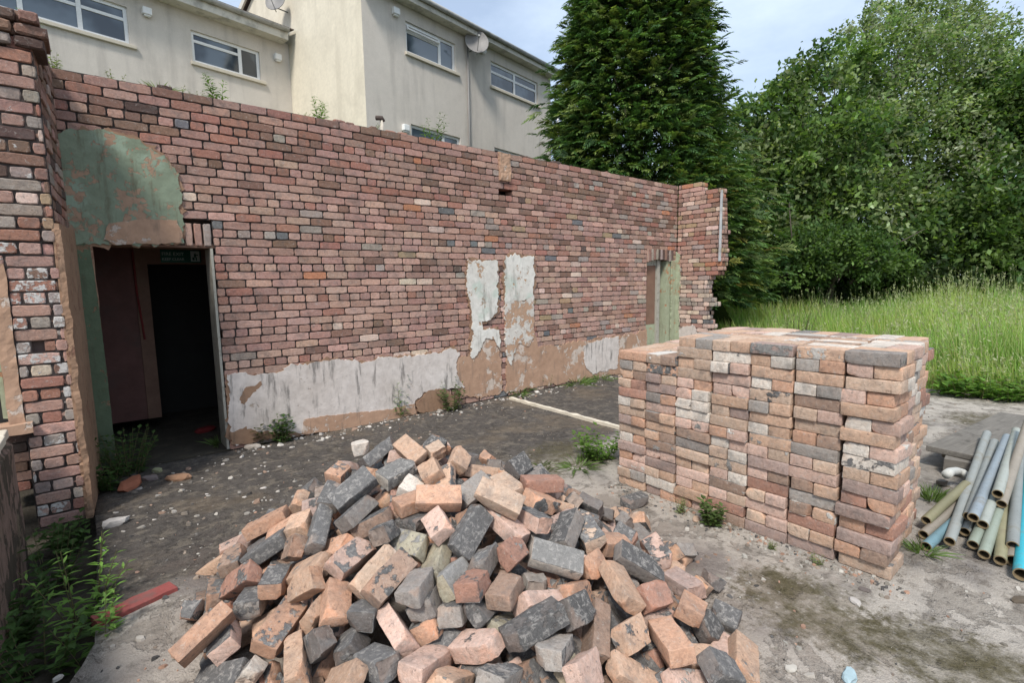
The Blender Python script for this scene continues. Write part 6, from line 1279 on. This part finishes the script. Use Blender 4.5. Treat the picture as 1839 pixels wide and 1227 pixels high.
# the conifer
def conifer(base, Ht, seed, label):
    g = np.random.default_rng(seed); root = empty('conifer_tree', base, label, 'tree')
    n = 34000; t = g.random(n)**1.25; z = 1.15+t*(Ht-1.3)
    prof = np.interp(z/Ht, [0, .06, .14, .22, .34, .5, .65, .8, .92, 1], [2.5, 2.75, 2.9, 2.6, 2.2, 1.75, 1.35, .9, .45, .08])
    a = g.uniform(0, 2*np.pi, n); lump = np.array([noise.noise(Vector((math.cos(q)*1.6, math.sin(q)*1.6, w*.75))) for q, w in zip(a, z)])
    fr = 1-.62*g.random(n)**1.6; rad = prof*.93*(1+.24*lump)*fr*(1+.34*g.random(n)**5)
    out = np.stack([np.cos(a), np.sin(a), np.zeros(n)], 1); P0 = out*rad[:, None]+np.stack([np.zeros(n), np.zeros(n), z], 1)+np.array(base)
    L = g.uniform(.24, .58, n)*(.6+.4*prof/3); el = g.uniform(-.05, .65, n); D = unit(out*np.cos(el)[:, None]+g.normal(size=(n, 3))*.22+np.stack([np.zeros(n), np.zeros(n), np.sin(el)], 1))
    pal = np.array([(.034, .070, .019), (.046, .088, .023), (.025, .056, .018), (.066, .106, .028), (.082, .110, .030)]); C = pal[g.integers(0, 5, n)]*g.uniform(.75, 1.3, (n, 1))
    warm = (z < 4) & (g.random(n) < .12); C[warm] = C[warm]*np.array((1.9, 1.25, 1.1))
    S = unit(np.cross(D, np.array((0, 0, 1.))+g.normal(size=(n, 3))*.35)); Nn = np.cross(S, D)
    Vs, Fs, Cc = [], [], []; b = 0
    for k in range(7):
        f = k/6; st = P0+D*(L*f*.75)[:, None]-np.array((0, 0, 1))*(L*f*f*.28)[:, None]
        for sg in ((1, -1) if k < 6 else (0,)):
            dr = unit(D*.85+S*(sg*.75)+g.normal(size=(n, 3))*.12-np.array((0, 0, .22+.25*f))); l = L*(.42-.20*f)
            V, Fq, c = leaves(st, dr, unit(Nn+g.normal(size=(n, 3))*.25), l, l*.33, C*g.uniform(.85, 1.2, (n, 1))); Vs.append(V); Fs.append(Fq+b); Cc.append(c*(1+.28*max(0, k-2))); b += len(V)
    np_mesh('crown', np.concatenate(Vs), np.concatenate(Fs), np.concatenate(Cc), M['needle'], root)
    m = MB(); m.tube([Vector(base)-Vector((0, 0, .3)), Vector(base)+Vector((.05, 0, Ht*.5)), Vector(base)+Vector((0, 0, Ht*.97))], [.26, .16, .03], 10)
    rr = random.Random(seed)
    for k in range(60):
        zz = rr.uniform(.6, Ht*.9); a_ = rr.uniform(0, 6.28); r_ = 2.6*(1-zz/Ht)**.6; p = Vector(base)+Vector((0, 0, zz)); m.tube([p, p+Vector((math.cos(a_)*r_, math.sin(a_)*r_, .35*r_))], [.035, .01], 5)
    m.build('trunk', M['bark'], root, smooth=True)
cb = dep(1140, 300, 13.3)
conifer((cb[0], cb[1], -.05), 15.5, 7, 'huge dark green conifer rising behind the far end of the brick wall')

# ------------------------------------------------------------------ long grass of the field
def grass():
    g = np.random.default_rng(3); n = 150000
    X = 9.35+g.random(n)**1.5*17; Y = -7+g.random(n)*22
    Dv = X*_fh[0]+Y*_fh[1]; Lt = X*_rt[0]+Y*_rt[1]; k = (Lt/np.maximum(Dv, .1) > .25) & (Lt/np.maximum(Dv, .1) < 1.35); X, Y = X[k], Y[k]; n = len(X)
    px = PW/2+F*(X*_rt[0]+Y*_rt[1])/(X*_fh[0]+Y*_fh[1])
    pt = np.array([noise.noise((x*.5, y*.5, 2)) for x, y in zip(X, Y)]); pt2 = np.array([noise.noise((x*1.7, y*1.7, 7)) for x, y in zip(X, Y)])
    tall = np.clip((px-1330)/420, 0, 1)
    edge = np.clip((X-9.3)/.9, .45, 1)
    H = (.54+.42*tall+.26*pt+.20*pt2)*g.uniform(.55, 1.15, n)*edge
    seedh = g.random(n) < (.015+.15*tall)*(.5+.5*(pt2 > 0)); H = np.where(seedh, H*1.32, H)
    w = np.where(seedh, .007, .013)*g.uniform(.7, 1.3, n); a = g.uniform(0, 6.28, n); lean = H*np.where(seedh, .16, .34)*g.uniform(.2, 1.3, n); la = g.normal(1.2, 1.2, n)
    B = np.stack([X, Y, np.array([gz(x, y)-.02 for x, y in zip(X, Y)])], 1); S = np.stack([np.cos(a), np.sin(a), np.zeros(n)], 1)*w[:, None]*.5; Ld = np.stack([np.cos(la), np.sin(la), np.zeros(n)], 1)*lean[:, None]
    Z = np.stack([np.zeros(n), np.zeros(n), H], 1)
    p1 = B+Z*.55+Ld*.3; p2 = B+Z+Ld
    V = np.stack([B-S, B+S, p1+S*.9, p1-S*.9, p2+S*.25, p2-S*.25], 1).reshape(-1, 3)
    i = np.arange(n)*6; Fq = np.concatenate([np.stack([i, i+1, i+2, i+3], 1), np.stack([i+3, i+2, i+4, i+5], 1)])
    base = np.array([(.24, .38, .075), (.30, .43, .095), (.19, .32, .06), (.36, .43, .14)])[g.integers(0, 4, n)]
    dry = (g.random(n) < .14)[:, None]; base = np.where(dry, np.array((.40, .36, .17)), base)
    base = np.where((pt > .15)[:, None], base*np.array((1.1, 1.05, 1.0)), base*np.array((.85, .95, .9)))
    base = np.where((seedh)[:, None], np.array((.38, .47, .18)), base)*g.uniform(.75, 1.25, (n, 1))
    tag(np_mesh('long_grass', V, Fq, np.repeat(base, 6, 0), M['blade']), 'long uncut grass of the field with pale seed heads', 'grass', kind='stuff')
    # seed heads: plumes on the tall stalks
    idx = np.nonzero(seedh)[0]; T = p2[idx]; k = 5; P = np.repeat(T, k, 0)-np.repeat(Z[idx]/np.maximum(H[idx], .01)[:, None], k, 0)*g.uniform(0, .14, (len(idx)*k, 1))
    D = unit(np.repeat(Ld[idx]*2+Z[idx]*.5, k, 0)+g.normal(size=P.shape)*.25); U_ = unit(g.normal(size=P.shape)); L = g.uniform(.03, .07, len(P)); C = np.tile(np.array((.36, .38, .20)), (len(P), 1))*g.uniform(.7, 1.3, (len(P), 1))
    V, Fq, C = leaves(P, D, U_, L, L*.3, C); tag(np_mesh('grass_seed_heads', V, Fq, C, M['blade']), 'pale seed heads of the long grass', 'grass', kind='stuff')
grass()
